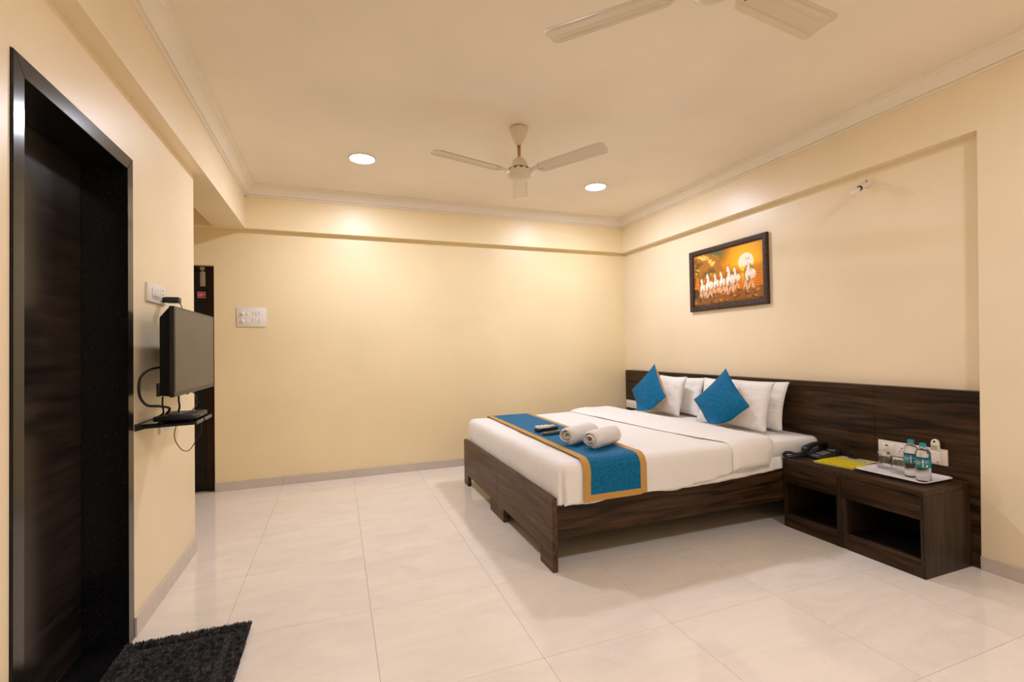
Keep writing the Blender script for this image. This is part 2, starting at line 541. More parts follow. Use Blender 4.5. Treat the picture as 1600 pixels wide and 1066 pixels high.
# cornices: moulded profile (distance from wall, height below the ceiling)
CP = [(0.0, 0.096), (0.012, 0.096), (0.014, 0.087), (0.009, 0.085), (0.009, 0.081), (0.024, 0.080), (0.027, 0.074), (0.034, 0.066), (0.044, 0.050), (0.056, 0.036), (0.068, 0.026), (0.069, 0.019), (0.074, 0.018), (0.078, 0.014), (0.086, 0.013), (0.087, 0.007), (0.094, 0.006), (0.095, 0.0), (0.0, 0.0)]
structure(B().prism([(YBB - d, ZC - h) for d, h in CP], 'x', XB, XR).build('trim_5', M['cornice'], auto=22), 'moulded plaster cornice over the back wall')
structure(B().prism([(XR - d, ZC - h) for d, h in CP], 'y', YN, YBB).build('trim_6', M['cornice'], auto=22), 'moulded plaster cornice over the headboard wall')
structure(B().prism([(XB + d, ZC - h) for d, h in CP], 'y', YN, YBB).build('trim_7', M['cornice'], auto=22), 'moulded plaster cornice over the doorway wall')

# skirting: pieces with joints at the tile lines
def skirting(name, label, axis, fixed, depth, cuts, h):
    lo, hi = cuts[0], cuts[-1]
    a, c = fixed, fixed + depth * 0.45
    if axis == 'x': b = B().box(lo, min(a, c), 0, hi, max(a, c), h - 0.002)
    else: b = B().box(min(a, c), lo, 0, max(a, c), hi, h - 0.002)
    root = structure(b.build(name, M['grout']), label)
    e = fixed + depth
    for p, q in zip(cuts[:-1], cuts[1:]):
        g = 0.0008
        if axis == 'x': B().box(p + g, min(a, e), 0.0, q - g, max(a, e), h, 0.001, 1).build('skirting_tile', M['skirting'], root)
        else: B().box(min(a, e), p + g, 0.0, max(a, e), q - g, h, 0.001, 1).build('skirting_tile', M['skirting'], root)
    return root
skirting('baseboard_back', 'beige tile skirting along the back wall', 'x', YB, -0.012, [-0.995, -0.465, 0.135, 0.735, 1.335, 1.935, 2.535, XREC], 0.078)
skirting('baseboard_left', 'beige tile skirting below the television wall', 'y', XL, 0.012, [DY2 + 0.004, 2.868, 3.35], 0.082)
skirting('baseboard_right', 'beige tile skirting at the foot of the pier', 'y', XR, -0.010, [YN, -0.132, 0.468, 1.068, 1.4515], 0.072)

# ------------------------------------------------------------------ bathroom door, granite framed
d1 = structure(bpy.data.objects.new('door_1', None), 'dark bathroom door set deep in a black granite frame')
COL.objects.link(d1); d1.location = (XL, (DY1 + DY2) / 2, 0)
fx0, fx1 = XL - 0.148, XL + 0.006
FI1, FI2, FIZ = 1.684, 2.370, 1.969
def jamb(y0, y1, yin):
    b = B()
    # front face mitred at the head
    b.raw([(fx1, y0, 0), (fx1, y1, 0), (fx1, y0, DZ if y0 != yin else FIZ), (fx1, y1, DZ if y1 != yin else FIZ),
           (fx0, y0, 0), (fx0, y1, 0), (fx0, y0, DZ if y0 != yin else FIZ), (fx0, y1, DZ if y1 != yin else FIZ)],
          [(0, 1, 3, 2), (4, 6, 7, 5), (0, 2, 6, 4), (1, 5, 7, 3), (2, 3, 7, 6), (0, 4, 5, 1)])
    bmesh.ops.recalc_face_normals(b.bm, faces=b.bm.faces[:])
    bmesh.ops.bevel(b.bm, geom=b.bm.edges[:], offset=0.0018, segments=2, affect='EDGES')
    return b.build('jamb', M['granite'], d1)
jamb(DY1 + 0.003, FI1, FI1); jamb(FI2, DY2 - 0.003, FI2)
b = B().prism([(DY1 + 0.003, DZ - 0.002), (DY2 - 0.003, DZ - 0.002), (FI2, FIZ), (FI1, FIZ)], 'x', fx0, fx1, 0.0018)
b.build('lintel', M['granite'], d1)
B().box(fx0, FI1, 0.0005, XL + 0.0, FI2, 0.012, 0.002).build('threshold', M['granite'], d1)
dp = B().box(fx0 - 0.035, FI1 - 0.03, 0.012, fx0 - 0.001, FI2 + 0.03, FIZ + 0.02).build('door_panel', M['door'], d1)
# light proof back of the opening
# ------------------------------------------------------------------ entrance door in the passage
d2 = structure(bpy.data.objects.new('door_2', None), 'near-black entrance door recessed at the passage end')
COL.objects.link(d2); d2.location = (-1.4, YB + 0.07, 0)
B().box(-1.07, YB + 0.066, 0, -0.996, YB + 0.12, 1.961, 0.002).build('jamb', M['door_frame'], d2)
B().box(-1.799, YB + 0.066, 0, -1.73, YB + 0.12, 1.961, 0.002).build('jamb', M['door_frame'], d2)
B().box(-1.73, YB + 0.066, 1.925, -1.07, YB + 0.12, 1.961, 0.002).build('lintel', M['door2'], d2)
pn = B().box(-1.729, YB + 0.076, 0.004, -1.071, YB + 0.112, 1.922, 0.002).build('door_panel', M['door2'], d2)
bolt = B().box(-1.114, YB + 0.068, 1.785, -1.074, YB + 0.077, 1.915, 0.003).build('tower_bolt', M['steel'], pn)
bb = B(); bb.tube([(-1.094, YB + 0.064, 1.80), (-1.094, YB + 0.064, 1.935)], 0.006, 10); bb.box(-1.107, YB + 0.058, 1.84, -1.081, YB + 0.07, 1.852, 0.001)
bb.build('bolt_rod', M['steel'], d2)
B().box(-1.112, YB + 0.056, 1.926, -1.076, YB + 0.067, 1.954, 0.002).build('bolt_catch', M['steel'], d2)
sg = B().box(-1.134, YB + 0.0742, 1.684, -1.052, YB + 0.0765, 1.738, 0.0008).build('sticker', M['red'], d2)
sg['label'] = 'red sticker with white capitals'
vs, fs = text_mesh('USE ME', 0.024)
B().raw([(-1.093 + x, YB + 0.0738, 1.711 + y * 1.15) for x, y, z in vs], fs).build('lettering', M['white_print'], sg)
bl = B()
for (xa, za, xb, zb) in ((-1.133, 1.735, -1.053, 1.737), (-1.133, 1.685, -1.053, 1.687), (-1.133, 1.685, -1.131, 1.737), (-1.055, 1.685, -1.053, 1.737)):
    bl.box(xa, YB + 0.0737, za, xb, YB + 0.0741, zb)
bl.build('border', M['white_print'], sg)

# ------------------------------------------------------------------ ceiling light panels
def light_panel(x, y, mat, label):
    t = thing('ceiling_light', label, 'light', (x, y, ZC), 'round ceiling light panels')
    B().lathe([(0.086, -0.002), (0.088, -0.008), (0.098, -0.009), (0.102, -0.004), (0.102, 0.0)], (x, y, ZC), 48).build('rim', M['white_plastic'], t, smooth=True, recalc=True)
    b = B(); b.lathe([(0.0005, -0.006), (0.0855, -0.006), (0.0855, -0.001)], (x, y, ZC), 48)
    b.build('diffuser', mat, t, recalc=False)
    return t
light_panel(0.197, 3.727, M['lamp_far'], 'lit round ceiling panel between the fan and the passage beam')
light_panel(2.243, 3.727, M['lamp_far'], 'lit round ceiling panel over the head end of the bed')
light_panel(0.197, 0.26, M['lamp_near'], 'lit round ceiling panel near the front of the room, doorway side')
light_panel(2.243, 0.26, M['lamp_near'], 'lit round ceiling panel near the front of the room, pier side')

# ------------------------------------------------------------------ ceiling fans
def make_fan(x, y, a0, label):
    t = thing('ceiling_fan', label, 'ceiling fan', (x, y, ZC), 'cream three-blade ceiling fans')
    c = (x, y, 0)
    B().lathe([(0.0, 2.548), (0.017, 2.549), (0.024, 2.556), (0.040, 2.585), (0.056, 2.63), (0.062, 2.652), (0.060, 2.664), (0.050, 2.669)], c, 40).build('canopy', M['fan'], t, smooth=True, recalc=True)
    B().lathe([(0.0, 2.45), (0.0115, 2.45), (0.0115, 2.56), (0.0, 2.56)], c, 20).build('downrod', M['brass'], t, smooth=True, recalc=True)
    B().lathe([(0.0, 2.4740), (0.016, 2.4740), (0.024, 2.4640), (0.042, 2.4520), (0.052, 2.4300), (0.058, 2.4080), (0.066, 2.3980), (0.064, 2.3940), (0.0, 2.3940)], c, 40).build('motor_cover', M['fan'], t, smooth=True, recalc=True)
    B().lathe([(0.0, 2.3960), (0.062, 2.3960), (0.062, 2.3820), (0.0, 2.3820)], c, 40).build('vent_ring', M['fan_dark'], t, auto=40, recalc=True)
    B().lathe([(0.0, 2.3840), (0.074, 2.3840), (0.088, 2.3800), (0.0895, 2.3730), (0.088, 2.3580), (0.088, 2.3500), (0.084, 2.3470), (0.083, 2.3420), (0.074, 2.3390), (0.072, 2.3350), (0.060, 2.3270), (0.04, 2.3210), (0.0, 2.3180)], c, 48).build('motor_housing', M['fan'], t, auto=50, recalc=True)
    vb = B()
    for k in range(14):
        a = 2 * PI * k / 14
        p = Vector((x + 0.0885 * math.cos(a), y + 0.0885 * math.sin(a), 2.3755))
        d = Vector((-math.sin(a), math.cos(a), 0)) * 0.008
        n = Vector((math.cos(a), math.sin(a), 0)) * 0.0016
        vb.raw([p - d + n + Vector((0, 0, -0.004)), p + d + n + Vector((0, 0, -0.004)), p + d + n + Vector((0, 0, 0.004)), p - d + n + Vector((0, 0, 0.004)),
                p - d - n + Vector((0, 0, -0.004)), p + d - n + Vector((0, 0, -0.004)), p + d - n + Vector((0, 0, 0.004)), p - d - n + Vector((0, 0, 0.004))],
               [(0, 1, 2, 3), (4, 7, 6, 5), (0, 4, 5, 1), (1, 5, 6, 2), (2, 6, 7, 3), (3, 7, 4, 0)])
    v = vb.build('vent_slots', M['fan_dark'], t); v['kind'] = 'stuff'
    zb = 2.366
    for k in range(3):
        a = math.radians(a0 + 120 * k)
        ca, sa = math.cos(a), math.sin(a)
        def P(r, s, z):      # r along the blade, s across
            tilt = math.radians(9)
            return (x + ca * r - sa * s * math.cos(tilt), y + sa * r + ca * s * math.cos(tilt), z - s * math.sin(tilt) + 0.062 * (r - 0.08))
        # bracket arm
        bk = B()
        arm = [(0.078, 0.020), (0.10, 0.016), (0.125, 0.020), (0.15, 0.034), (0.175, 0.036)]
        top = [P(r, s, zb + 0.006) for r, s in arm] + [P(r, -s, zb + 0.006) for r, s in arm[::-1]]
        bot = [P(r, s, zb + 0.002) for r, s in arm] + [P(r, -s, zb + 0.002) for r, s in arm[::-1]]
        n = len(top)
        bk.raw(top + bot, [tuple(range(n)), tuple(range(n, 2 * n))[::-1]] + [(i, n + i, n + (i + 1) % n, (i + 1) % n) for i in range(n)])
        bl = B()
        # blade: pressed sheet, ribbed
        NR, NS = 40, 30
        rows_t, rows_b = [], []
        for i in range(NR + 1):
            u = i / NR
            r = 0.128 + (0.605 - 0.128) * u
            hw = 0.056 + 0.010 * u
            e0 = min(1.0, (r - 0.128) / 0.045); e1 = min(1.0, (0.605 - r) / 0.035)
            hw *= math.sqrt(max(0.0, 1 - (1 - e0) ** 2)) * 0.55 + 0.45 * min(1, e0 * 1.0 + 0.25) if e0 < 1 else 1
            hw *= (0.62 + 0.38 * math.sqrt(max(0.0, 1 - (1 - e1) ** 2))) if e1 < 1 else 1
            rt_, rb_ = [], []
            for j in range(NS + 1):
                s = (j / NS * 2 - 1)
                rib = 0.0055 * (math.exp(-((s - 0.66) / 0.07) ** 2) + math.exp(-((s + 0.66) / 0.07) ** 2) + 0.6 * math.exp(-((s + 0.2) / 0.06) ** 2)) * (1 if 0.06 < u < 0.95 else 0)
                lip = -0.004 * abs(s) ** 6
                rt_.append(P(r, s * hw, zb + rib + lip + 0.0012)); rb_.append(P(r, s * hw, zb + rib + lip))
            rows_t.append(rt_); rows_b.append(rb_)
        bl.grid(rows_t); bl.grid([q[::-1] for q in rows_b])
        blade = bl.build('blade', M['fan'], t, smooth=True)
        bk.build('blade_bracket', M['fan'], blade)
        sc = B()
        for rr, ss in ((0.150, 0.018), (0.150, -0.018), (0.168, 0.018)):
            p = P(rr, ss, zb)
            sc.lathe([(0, -0.003), (0.0035, -0.0025), (0.004, 0.001), (0, 0.001)], p, 8)
        sc.build('screws', M['fan_dark'], blade, recalc=True)['kind'] = 'stuff'
    return t
make_fan(1.155, 2.887, 188.0, 'cream ceiling fan hanging between the two lit ceiling panels')
make_fan(1.155, 1.150, 128.0, 'cream ceiling fan nearest the viewer, cut by the top edge')

# ------------------------------------------------------------------ bed
bed = thing('bed', 'dark walnut double bed frame with notched footboard of two panels', 'bed', (2.08, 3.19, 0))
FX0, FX1 = 1.059, 1.089
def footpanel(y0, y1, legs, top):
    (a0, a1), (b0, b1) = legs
    B().prism([(y0, 0), (a1, 0), (a1, 0.093), (b0, 0.093), (b0, 0), (y1, 0), (y1, top), (y0, top)], 'x', FX0, FX1, 0.0008).build('footboard_panel', M['wood_foot_lit'], bed)
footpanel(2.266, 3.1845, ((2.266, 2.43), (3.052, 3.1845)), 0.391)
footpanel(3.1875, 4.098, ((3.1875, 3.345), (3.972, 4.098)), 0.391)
B().box(1.0895, 2.283, 0.167, 3.118, 2.303, 0.370, 0.0008).build('side_rail', M['wood_x'], bed)
B().box(1.089, 4.06, 0.167, 3.118, 4.083, 0.345, 0.0008).build('side_rail', M['wood_x'], bed)
B().box(1.0895, 2.3055, 0.31, 3.118, 4.0595, 0.345).build('bed_platform', M['wood_in_shaded'], bed)
for yy in (2.306, 4.01, 3.15):
    B().box(3.02, yy, 0.0, 3.07, yy + 0.05, 0.31).build('leg', M['wood_z'], bed)

# draped shell ------------------------------------------------------------
def drape_point(ex, ey, cx, cy, x, y, r, ztop, zhem):
    """ex, ey: signed overshoot beyond the flat top (0 inside). returns position"""
    e = math.hypot(ex, ey)
    if e < 1e-9: return Vector((x, y, ztop)), Vector((0, 0, 1))
    dx, dy = ex / e, ey / e
    emax = PI * r / 2 + max(0.0, (ztop - r - zhem))
    e = min(e, emax)
    if e < PI * r / 2:
        a = e / r
        o, dz, n = r * math.sin(a), -r * (1 - math.cos(a)), Vector((dx * math.sin(a), dy * math.sin(a), math.cos(a)))
    else:
        o, dz, n = r, -r - (e - PI * r / 2), Vector((dx, dy, 0))
    return Vector((x + dx * o, y + dy * o, ztop + dz)), n

def draped(name, mat, x0, x1, y0, y1, ztop, hem, r, step, amp, thick, parent=None, front=True, seed=0, sag=0.0):
    """cloth over a block: open at the head end (x1)"""
    fx0_, fy0, fy1 = x0 + (r if front else 0), y0 + r, y1 - r
    zh = min(hem(x0 + (x1 - x0) * k / 20.0, 0) for k in range(21))
    emax = PI * r / 2 + (ztop - r - zh)
    def axis(a, b, pre, post):
        out = []
        n = max(2, int(emax / step))
        if pre: out += [(a, -emax * (1 - k / n)) for k in range(n)]
        m = max(2, int((b - a) / (step * 1.4)))
        out += [(a + (b - a) * k / m, 0.0) for k in range(m + 1)]
        if post: out += [(b, emax * (k + 1) / n) for k in range(n)]
        return out
    X, Y = axis(fx0_, x1, front, False), axis(fy0, fy1, True, True)
    rows = []
    for x, ex in X:
        row = []
        for y, ey in Y:
            side = -1 if ey < 0 else 1
            zhem = hem(x, side)
            p, n = drape_point(ex, ey, 0, 0, x, y, r, ztop, zhem)
            q = p * 3.1 + Vector((seed, seed * 2.3, 0))
            d = noise.noise(q) * amp + noise.noise(p * 9.0 + Vector((seed, 0, 3))) * amp * 0.45
            if abs(ey) > 0 or abs(ex) > 0:
                k = min(1.0, max(0.0, (ztop - p.z) / 0.1))
                d += amp * 0.8 * k * noise.noise(Vector((p.x * 14 + seed, p.y * 14, p.z * 2.5)))
            if ex < 0 and ey < 0 and front:
                th_ = math.atan2(-ey, -ex)
                kk = min(1.0, max(0.0, (ztop - p.z) / 0.06))
                d -= 0.016 * kk * math.exp(-((th_ - 0.95) / 0.16) ** 2)
            if front and ey < 0 and ex <= 0 and p.x < 1.27:
                kk = min(1.0, max(0.0, (ztop - r - p.z) / 0.08))
                d += 0.004 * kk * math.sin(p.x * 120 + 4 * math.sin(p.z * 12))
            p = p + n * d
            p.z -= sag * max(0, 0.5 - abs((y - fy0) / (fy1 - fy0) - 0.5)) * 0
            row.append(p)
        rows.append(row)
    b = B(); b.grid(rows)
    o = b.build(name, mat, parent, smooth=True, weld=0.0008, recalc=True)
    if o.data.polygons[len(o.data.polygons) // 2].normal.z < 0:
        o.data.flip_normals()
    md = o.modifiers.new('thickness', 'SOLIDIFY'); md.thickness = thick; md.offset = -1
    return o

mattress = thing('mattress', 'thick mattress in a white striped fitted sheet on the walnut bed', 'mattress', (2.1, 3.19, 0.345))
b = B().box(1.13, 2.322, 0.3465, 3.112, 4.055, 0.538, 0.04, 4)
b.build('core', M['sheet'], mattress, smooth=True)
def hem_sheet(x, side):
    return 0.352 + 0.026 * max(0, min(1, (x - 1.9) / 0.6)) - 0.008 * math.sin(x * 5)
draped('fitted_sheet', M['sheet'], 1.125, 3.114, 2.306, 4.075, 0.548, lambda x, s: 0.352 if x < 1.8 else hem_sheet(x, s), 0.042, 0.02, 0.003, 0.004, mattress, front=False, seed=4)

def hem_duvet(x, side):
    if side > 0: return 0.37
    base = 0.352 + 0.006 * math.sin(x * 9) + 0.004 * math.sin(x * 23)
    return base + 0.045 * max(0.0, min(1.0, (x - 1.85) / 0.5))
duvet = draped('duvet', M['duvet'], 1.096, 2.45, 2.252, 4.10, 0.572, hem_duvet, 0.055, 0.018, 0.005, 0.006, None, True, 2)
props(duvet, 'white sateen duvet spread over the foot half of the bed', 'duvet')
recenter(duvet, (1.77, 3.18, 0.37))

# hem of the flat sheet showing below the duvet, parented to the duvet
rows = []
for i in range(60):
    x = 1.80 + 0.925 * i / 59
    f = (x - 1.80) / 0.925
    hz = 0.347 + 0.050 * max(0.0, f - 0.25) ** 1.5
    row = []
    for k in range(9):
        q = k / 8
        z = hz + (0.455 - hz) * q
        y = 2.2665 + 0.003 * math.sin(x * 31) * (1 - q) + 0.0015 * math.sin(x * 83) * (1 - q) + 0.030 * max(0.0, q - 0.55) ** 1.2
        row.append((x, y, z))
    rows.append(row)
b = B(); b.grid(rows)
se = b.build('sheet_hem', M['sheet'], duvet, smooth=True)
md = se.modifiers.new('thickness', 'SOLIDIFY'); md.thickness = 0.002; md.offset = 1

# strips of cloth that lie across the bed and hang down both sides ---------
def path_point(y_s, off, r=0.055, ya=2.252, yb=4.10, ztop=0.572):
    """y_s: signed arc position; 0 at the near top bend start, grows to the far side"""
    fy0, fy1 = ya + r, yb - r
    L = fy1 - fy0
    if y_s < 0: p, n = drape_point(0, y_s, 0, 0, 0, fy0, r, ztop, -9)
    elif y_s > L: p, n = drape_point(0, y_s - L, 0, 0, 0, fy1, r, ztop, -9)
    else: p, n = Vector((0, fy0 + y_s, ztop)), Vector((0, 0, 1))
    return p + n * off, n
def strip(name, mat, xa, xb, s0, s1, off, thick, nseg, parent, amp=0.002, seed=0, dome=False, nw=6, endround=False):
    """xa, xb: functions of arc position giving the two edges"""
    rows = []
    N = nseg
    for i in range(N + 1):
        s = s0 + (s1 - s0) * i / N
        p, n = path_point(s, off)
        a, b_ = xa(s), xb(s)
        th = thick
        if endround:
            e = min(1.0, (i / N) * (s1 - s0) / 0.05, (1 - i / N) * (s1 - s0) / 0.05)
            th = thick * (0.25 + 0.75 * math.sqrt(max(0, 1 - (1 - e) ** 2)))
        ring = []
        for j in range(nw + 1):
            u = j / nw
            x = a + (b_ - a) * u
            h = th * (1 - abs(2 * u - 1) ** 5) if dome else th
            d = noise.noise(Vector((x * 6 + seed, s * 6, 1.0))) * amp + noise.noise(Vector((x * 17 + seed, s * 17, 5.0))) * amp * 0.5
            ring.append(Vector((x, p.y, p.z)) + n * (h + d))
        for j in range(nw, -1, -1):
            u = j / nw
            x = a + (b_ - a) * u
            ring.append(Vector((x, p.y, p.z)) + n * (0.0 if not dome else 0.001))
        rows.append(ring)
    b = B()
    bv, bf = b.grid(rows, closed_v=True)
    m = len(rows[0])
    b.bm.faces.new([bv[k] for k in range(m)][::-1]); b.bm.faces.new([bv[N * m + k] for k in range(m)])
    return b.build(name, mat, parent, smooth=False, recalc=True, auto=60)

Ltop = 4.10 - 2.252 - 0.11
runner = thing('bed_runner', 'teal quilted bed runner with gold borders draped across the bed foot', 'bed runner', (1.5, 3.19, 0.60))
fr = lambda s: 1.240 + 0.035 * max(-0.2, s) / Ltop
bk_ = lambda s: 1.645 + 0.045 * max(-0.1, s) / Ltop
gw = 0.042
S0, S1 = -0.246, Ltop + 0.15
OFF = 0.0105
strip('teal_panel', M['teal'], lambda s: fr(s) + gw, lambda s: bk_(s) - gw, S0 + 0.035, S1, OFF, 0.005, 90, runner, 0.002, 1, nw=10)
strip('gold_border', M['gold'], lambda s: fr(s), lambda s: fr(s) + gw, S0 - 0.003, S1, OFF, 0.005, 90, runner, 0.002, 1, nw=3)
strip('gold_border', M['gold'], lambda s: bk_(s) - gw, lambda s: bk_(s), S0 + 0.006, S1, OFF, 0.005, 90, runner, 0.002, 1, nw=3)
strip('gold_border', M['gold'], lambda s: fr(s) + gw, lambda s: bk_(s) - gw, S0, S0 + 0.035, OFF, 0.005, 4, runner, 0.002, 1, nw=10)

fa = lambda s: 2.285 - 0.20 * max(0, s) / Ltop - 0.02 * math.sin(max(0, s) * 3)
fb = lambda s: 2.66 - 0.06 * max(0, s - 0.6) / Ltop + (0.0 if s > 0 else 0.10 * min(1, -s / 0.15) * -0.55)
fold = strip('duvet_fold', M['duvet'], fa, fb, -0.188, Ltop + 0.1, 0.006, 0.028, 90, None, 0.006, 6, dome=True, nw=18, endround=True)
fold.name = 'duvet_fold'
# the turned-back part of the duvet moves with it
fold.data.transform(Matrix.Translation(-duvet.location)); fold.parent = duvet

# pillows -------------------------------------------------------------------
def pillow_mesh(w_, h_, t_, pinch=0.06, n=30, seed=0, wr=0.006, sq=2.2):
    b = B()
    front, back = [], []
    for i in range(n + 1):
        u = -1 + 2 * i / n
        rf, rb = [], []
        for j in range(n + 1):
            v = -1 + 2 * j / n
            px_ = u * (1 - pinch * (1 - v * v)) * w_ / 2
            py_ = v * (1 - pinch * (1 - u * u)) * h_ / 2
            k = max(0.0, (1 - abs(u) ** sq)) ** 0.55 * max(0.0, (1 - abs(v) ** sq)) ** 0.55
            z = t_ / 2 * k
            nn = noise.noise(Vector((u * 1.8 + seed, v * 1.8, seed))) * wr + noise.noise(Vector((u * 5 + seed, v * 5, seed * 3))) * wr * 0.5
            edge = min(1.0, k * 3)
            rf.append((px_, py_, z + nn * edge)); rb.append((px_, py_, -z + nn * edge * 0.6))
        front.append(rf); back.append(rb)
    b.grid(front); b.grid([q[::-1] for q in back])
    bmesh.ops.remove_doubles(b.bm, verts=b.bm.verts[:], dist=1e-5)
    bmesh.ops.recalc_face_normals(b.bm, faces=b.bm.faces[:])
    return b

def orient(center, wdir, lean_deg):
    """local x = wdir (horizontal), local y = up leaning towards +x world by lean, local z = outwards to the room"""
    W = Vector(wdir).normalized()
    N0 = Vector((0, 0, 1)).cross(W) * -1
    if N0.x > 0: N0 = -N0                      # faces the foot of the bed
    a = math.radians(lean_deg)
    U = Vector((0, 0, 1)) * math.cos(a) - N0 * math.sin(a)
    Nn = W.cross(U)
    m = Matrix((W, U, Nn)).transposed().to_4x4()
    m.translation = Vector(center)
    return m

def pillow(center, wdir, lean, label, seed, size=(0.66, 0.41, 0.15)):
    o = pillow_mesh(*size, pinch=0.07, seed=seed, wr=0.010).build('pillow', M['pillow'], None, smooth=True)
    o.matrix_world = orient(center, wdir, lean)
    return props(o, label, 'pillow', 'white pillows against the headboard')
pillow((2.905, 2.845, 0.738), (0.03, -1, 0), 16, 'front white pillow of the stack nearest the nightstands, behind a teal cushion', 1, (0.68, 0.375, 0.14))
pillow((3.032, 2.82, 0.738), (0.0, -1, 0), 13, 'rear white pillow of the stack nearest the nightstands, against the headboard', 2, (0.68, 0.365, 0.10))
pillow((2.905, 3.69, 0.735), (0.03, -1, 0), 16, 'front white pillow of the stack by the back wall, behind a teal cushion', 3, (0.56, 0.368, 0.14))
pillow((3.035, 3.62, 0.731), (0.02, -1, 0), 13, 'rear white pillow of the stack by the back wall, with a crumpled open end', 5, (0.62, 0.352, 0.10))

def cushion(center, wdir, lean, label, seed, size, rolldeg=45, zmin=0.592, bulge=(0.055, 0.055)):
    t = thing('cushion', label, 'cushion', center, 'teal throw cushions')
    mw = orient((0, 0, 0), wdir, lean) @ Matrix.Rotation(math.radians(rolldeg), 4, 'Z')
    for nm, mt, sgn in (('quilted_front', M['teal'], 1), ('gold_back', M['gold'], -1)):
        b = B(); n = 26; rows = []
        ex_ = 0.6 if sgn > 0 or bulge[1] < 0.06 else 0.42
        for i in range(n + 1):
            u = -1 + 2 * i / n
            row = []
            for j in range(n + 1):
                v = -1 + 2 * j / n
                pinch = 0.07
                px_ = u * (1 - pinch * (1 - v * v)) * size / 2
                py_ = v * (1 - pinch * (1 - u * u)) * size / 2
                k = max(0.0, (1 - abs(u) ** 2.1)) ** ex_ * max(0.0, (1 - abs(v) ** 2.1)) ** ex_
                z = sgn * (bulge[0] if sgn > 0 else bulge[1]) * k + noise.noise(Vector((u * 3 + seed, v * 3, 1))) * 0.004 * min(1, 3 * k)
                p = mw @ Vector((px_, py_, z))
                zz = p.z + center[2]
                if zz < zmin + 0.05:             # the lowest corner is squashed on the bed
                    q = (zmin + 0.05 - zz)
                    zz = zmin + 0.05 - 0.05 * (1 - math.exp(-q / 0.05))
                    p = p + Vector((-0.25 * q, 0, 0))
                row.append((p.x + center[0], p.y + center[1], zz))
            rows.append(row)
        b.grid(rows)
        o = b.build(nm, mt, t, smooth=True)
        bmn = sum((p.normal for p in o.data.polygons), Vector())
        nd = mw.to_3x3() @ Vector((0, 0, sgn))
        if bmn.dot(nd) < 0: o.data.flip_normals()
        if sgn < 0: o['label'] = 'gold back fabric'
    return t
cushion((2.765, 2.83, 0.748), (0.04, -1, 0), 15, 'teal quilted cushion on its corner nearest the nightstands', 1, 0.385)
cushion((2.735, 3.685, 0.752), (-0.06, -1, 0), 15, 'teal quilted cushion on its corner by the back wall, gold edge showing', 7, 0.405, 43, 0.592, (0.034, 0.090))

# rolled towels --------------------------------------------------------------
def towel(center, ang, label, seed, R_=0.064, L_=0.30):
    cs, sn = math.cos(ang), math.sin(ang)
    turns, th = 2.25, 0.0135
    N, K = 150, 14
    rows = []
    for k in range(K + 1):
        tt = -1 + 2 * k / K
        endf = 1 - 0.16 * abs(tt) ** 8
        ring_o, ring_i = [], []
        for i in range(N + 1):
            f = i / N
            a = -PI / 2 - 0.35 - turns * 2 * PI * (1 - f)
            r_in = 0.008 + (R_ - th - 0.008) * f
            wob = 1 + 0.10 * noise.noise(Vector((math.cos(a) * 1.3 + seed, math.sin(a) * 1.3, tt * 1.2)))
            thick = th * (1 + 0.25 * noise.noise(Vector((a * 1.7, seed, tt * 2)))) * (0.25 + 0.75 * math.sqrt(max(0.0, 1 - abs(tt) ** 14)))
            sh = 0.006 * math.sin(a * 0.5 + seed) * (1 if tt < 0 else -1) * abs(tt)
            def pt(r):
                r = r * wob * endf
                yy = math.cos(a) * r * 1.06; zz = math.sin(a) * r * 0.94
                zz = max(zz, -R_ * 0.86)
                xx = tt * L_ / 2 * (1 + 0.03 * noise.noise(Vector((a, 2, seed)))) + sh
                return Vector((center[0] + cs * xx - sn * yy, center[1] + sn * xx + cs * yy, center[2] + zz))
            mid = r_in + th / 2
            ring_o.append(pt(mid + thick / 2)); ring_i.append(pt(mid - thick / 2))
        rows.append(ring_o + ring_i[::-1])
    b = B()
    bv, bf = b.grid(rows, closed_v=True)
    m = len(rows[0])
    for base, flip in ((0, True), (K * m, False)):        # end faces of the spiral band
        for i in range(N):
            q = [bv[base + i], bv[base + i + 1], bv[base + m - 2 - i], bv[base + m - 1 - i]]
            try: b.bm.faces.new(q if flip else q[::-1])
            except ValueError: pass
    o = b.build('towel', M['towel'], None, smooth=True, recalc=True)
    recenter(o, (center[0], center[1], center[2] - R_ * 0.86))
    return props(o, label, 'towel', 'rolled white towels')
ZT = 0.592 + 0.064 * 0.86 - 0.002
towel((1.448, 2.665, ZT), math.radians(27), 'rolled white towel on the runner beside the remote controls', 1.0)
towel((1.520, 2.508, ZT), math.radians(27), 'rolled white towel on the runner nearest the bed side', 4.0)

# remote controls ---------------------------------------------------------------
def remote(center, ang, size, mat, keymat, label, rows_, cols_, extra=None):
    t = thing('remote_control', label, 'remote control', center, 'remote controls on the runner')
    l, w_, h_ = size
    def place(o):
        return o
    B().box(center[0] - l / 2, center[1] - w_ / 2, center[2], center[0] + l / 2, center[1] + w_ / 2, center[2] + h_, 0.004, 3).build('body', mat, t, auto=50)
    for i in range(rows_):
        for j in range(cols_):
            x = center[0] - l * 0.40 + l * 0.62 * (i + 0.5) / rows_
            y = center[1] + (j - (cols_ - 1) / 2) * w_ * 0.27
            B().box(x - 0.0045, y - 0.0035, center[2] + h_ - 0.001, x + 0.0045, y + 0.0035, center[2] + h_ + 0.0015, 0.001, 1).build('button', keymat, t)
    if extra:
        B().box(center[0] + l * 0.20, center[1] - w_ * 0.36, center[2] + h_ - 0.001, center[0] + l * 0.43, center[1] + w_ * 0.36, center[2] + h_ + 0.0008, 0.001, 1).build('display', extra, t)
    t.rotation_euler = (0, 0, ang)
    return t
ZR = 0.5912
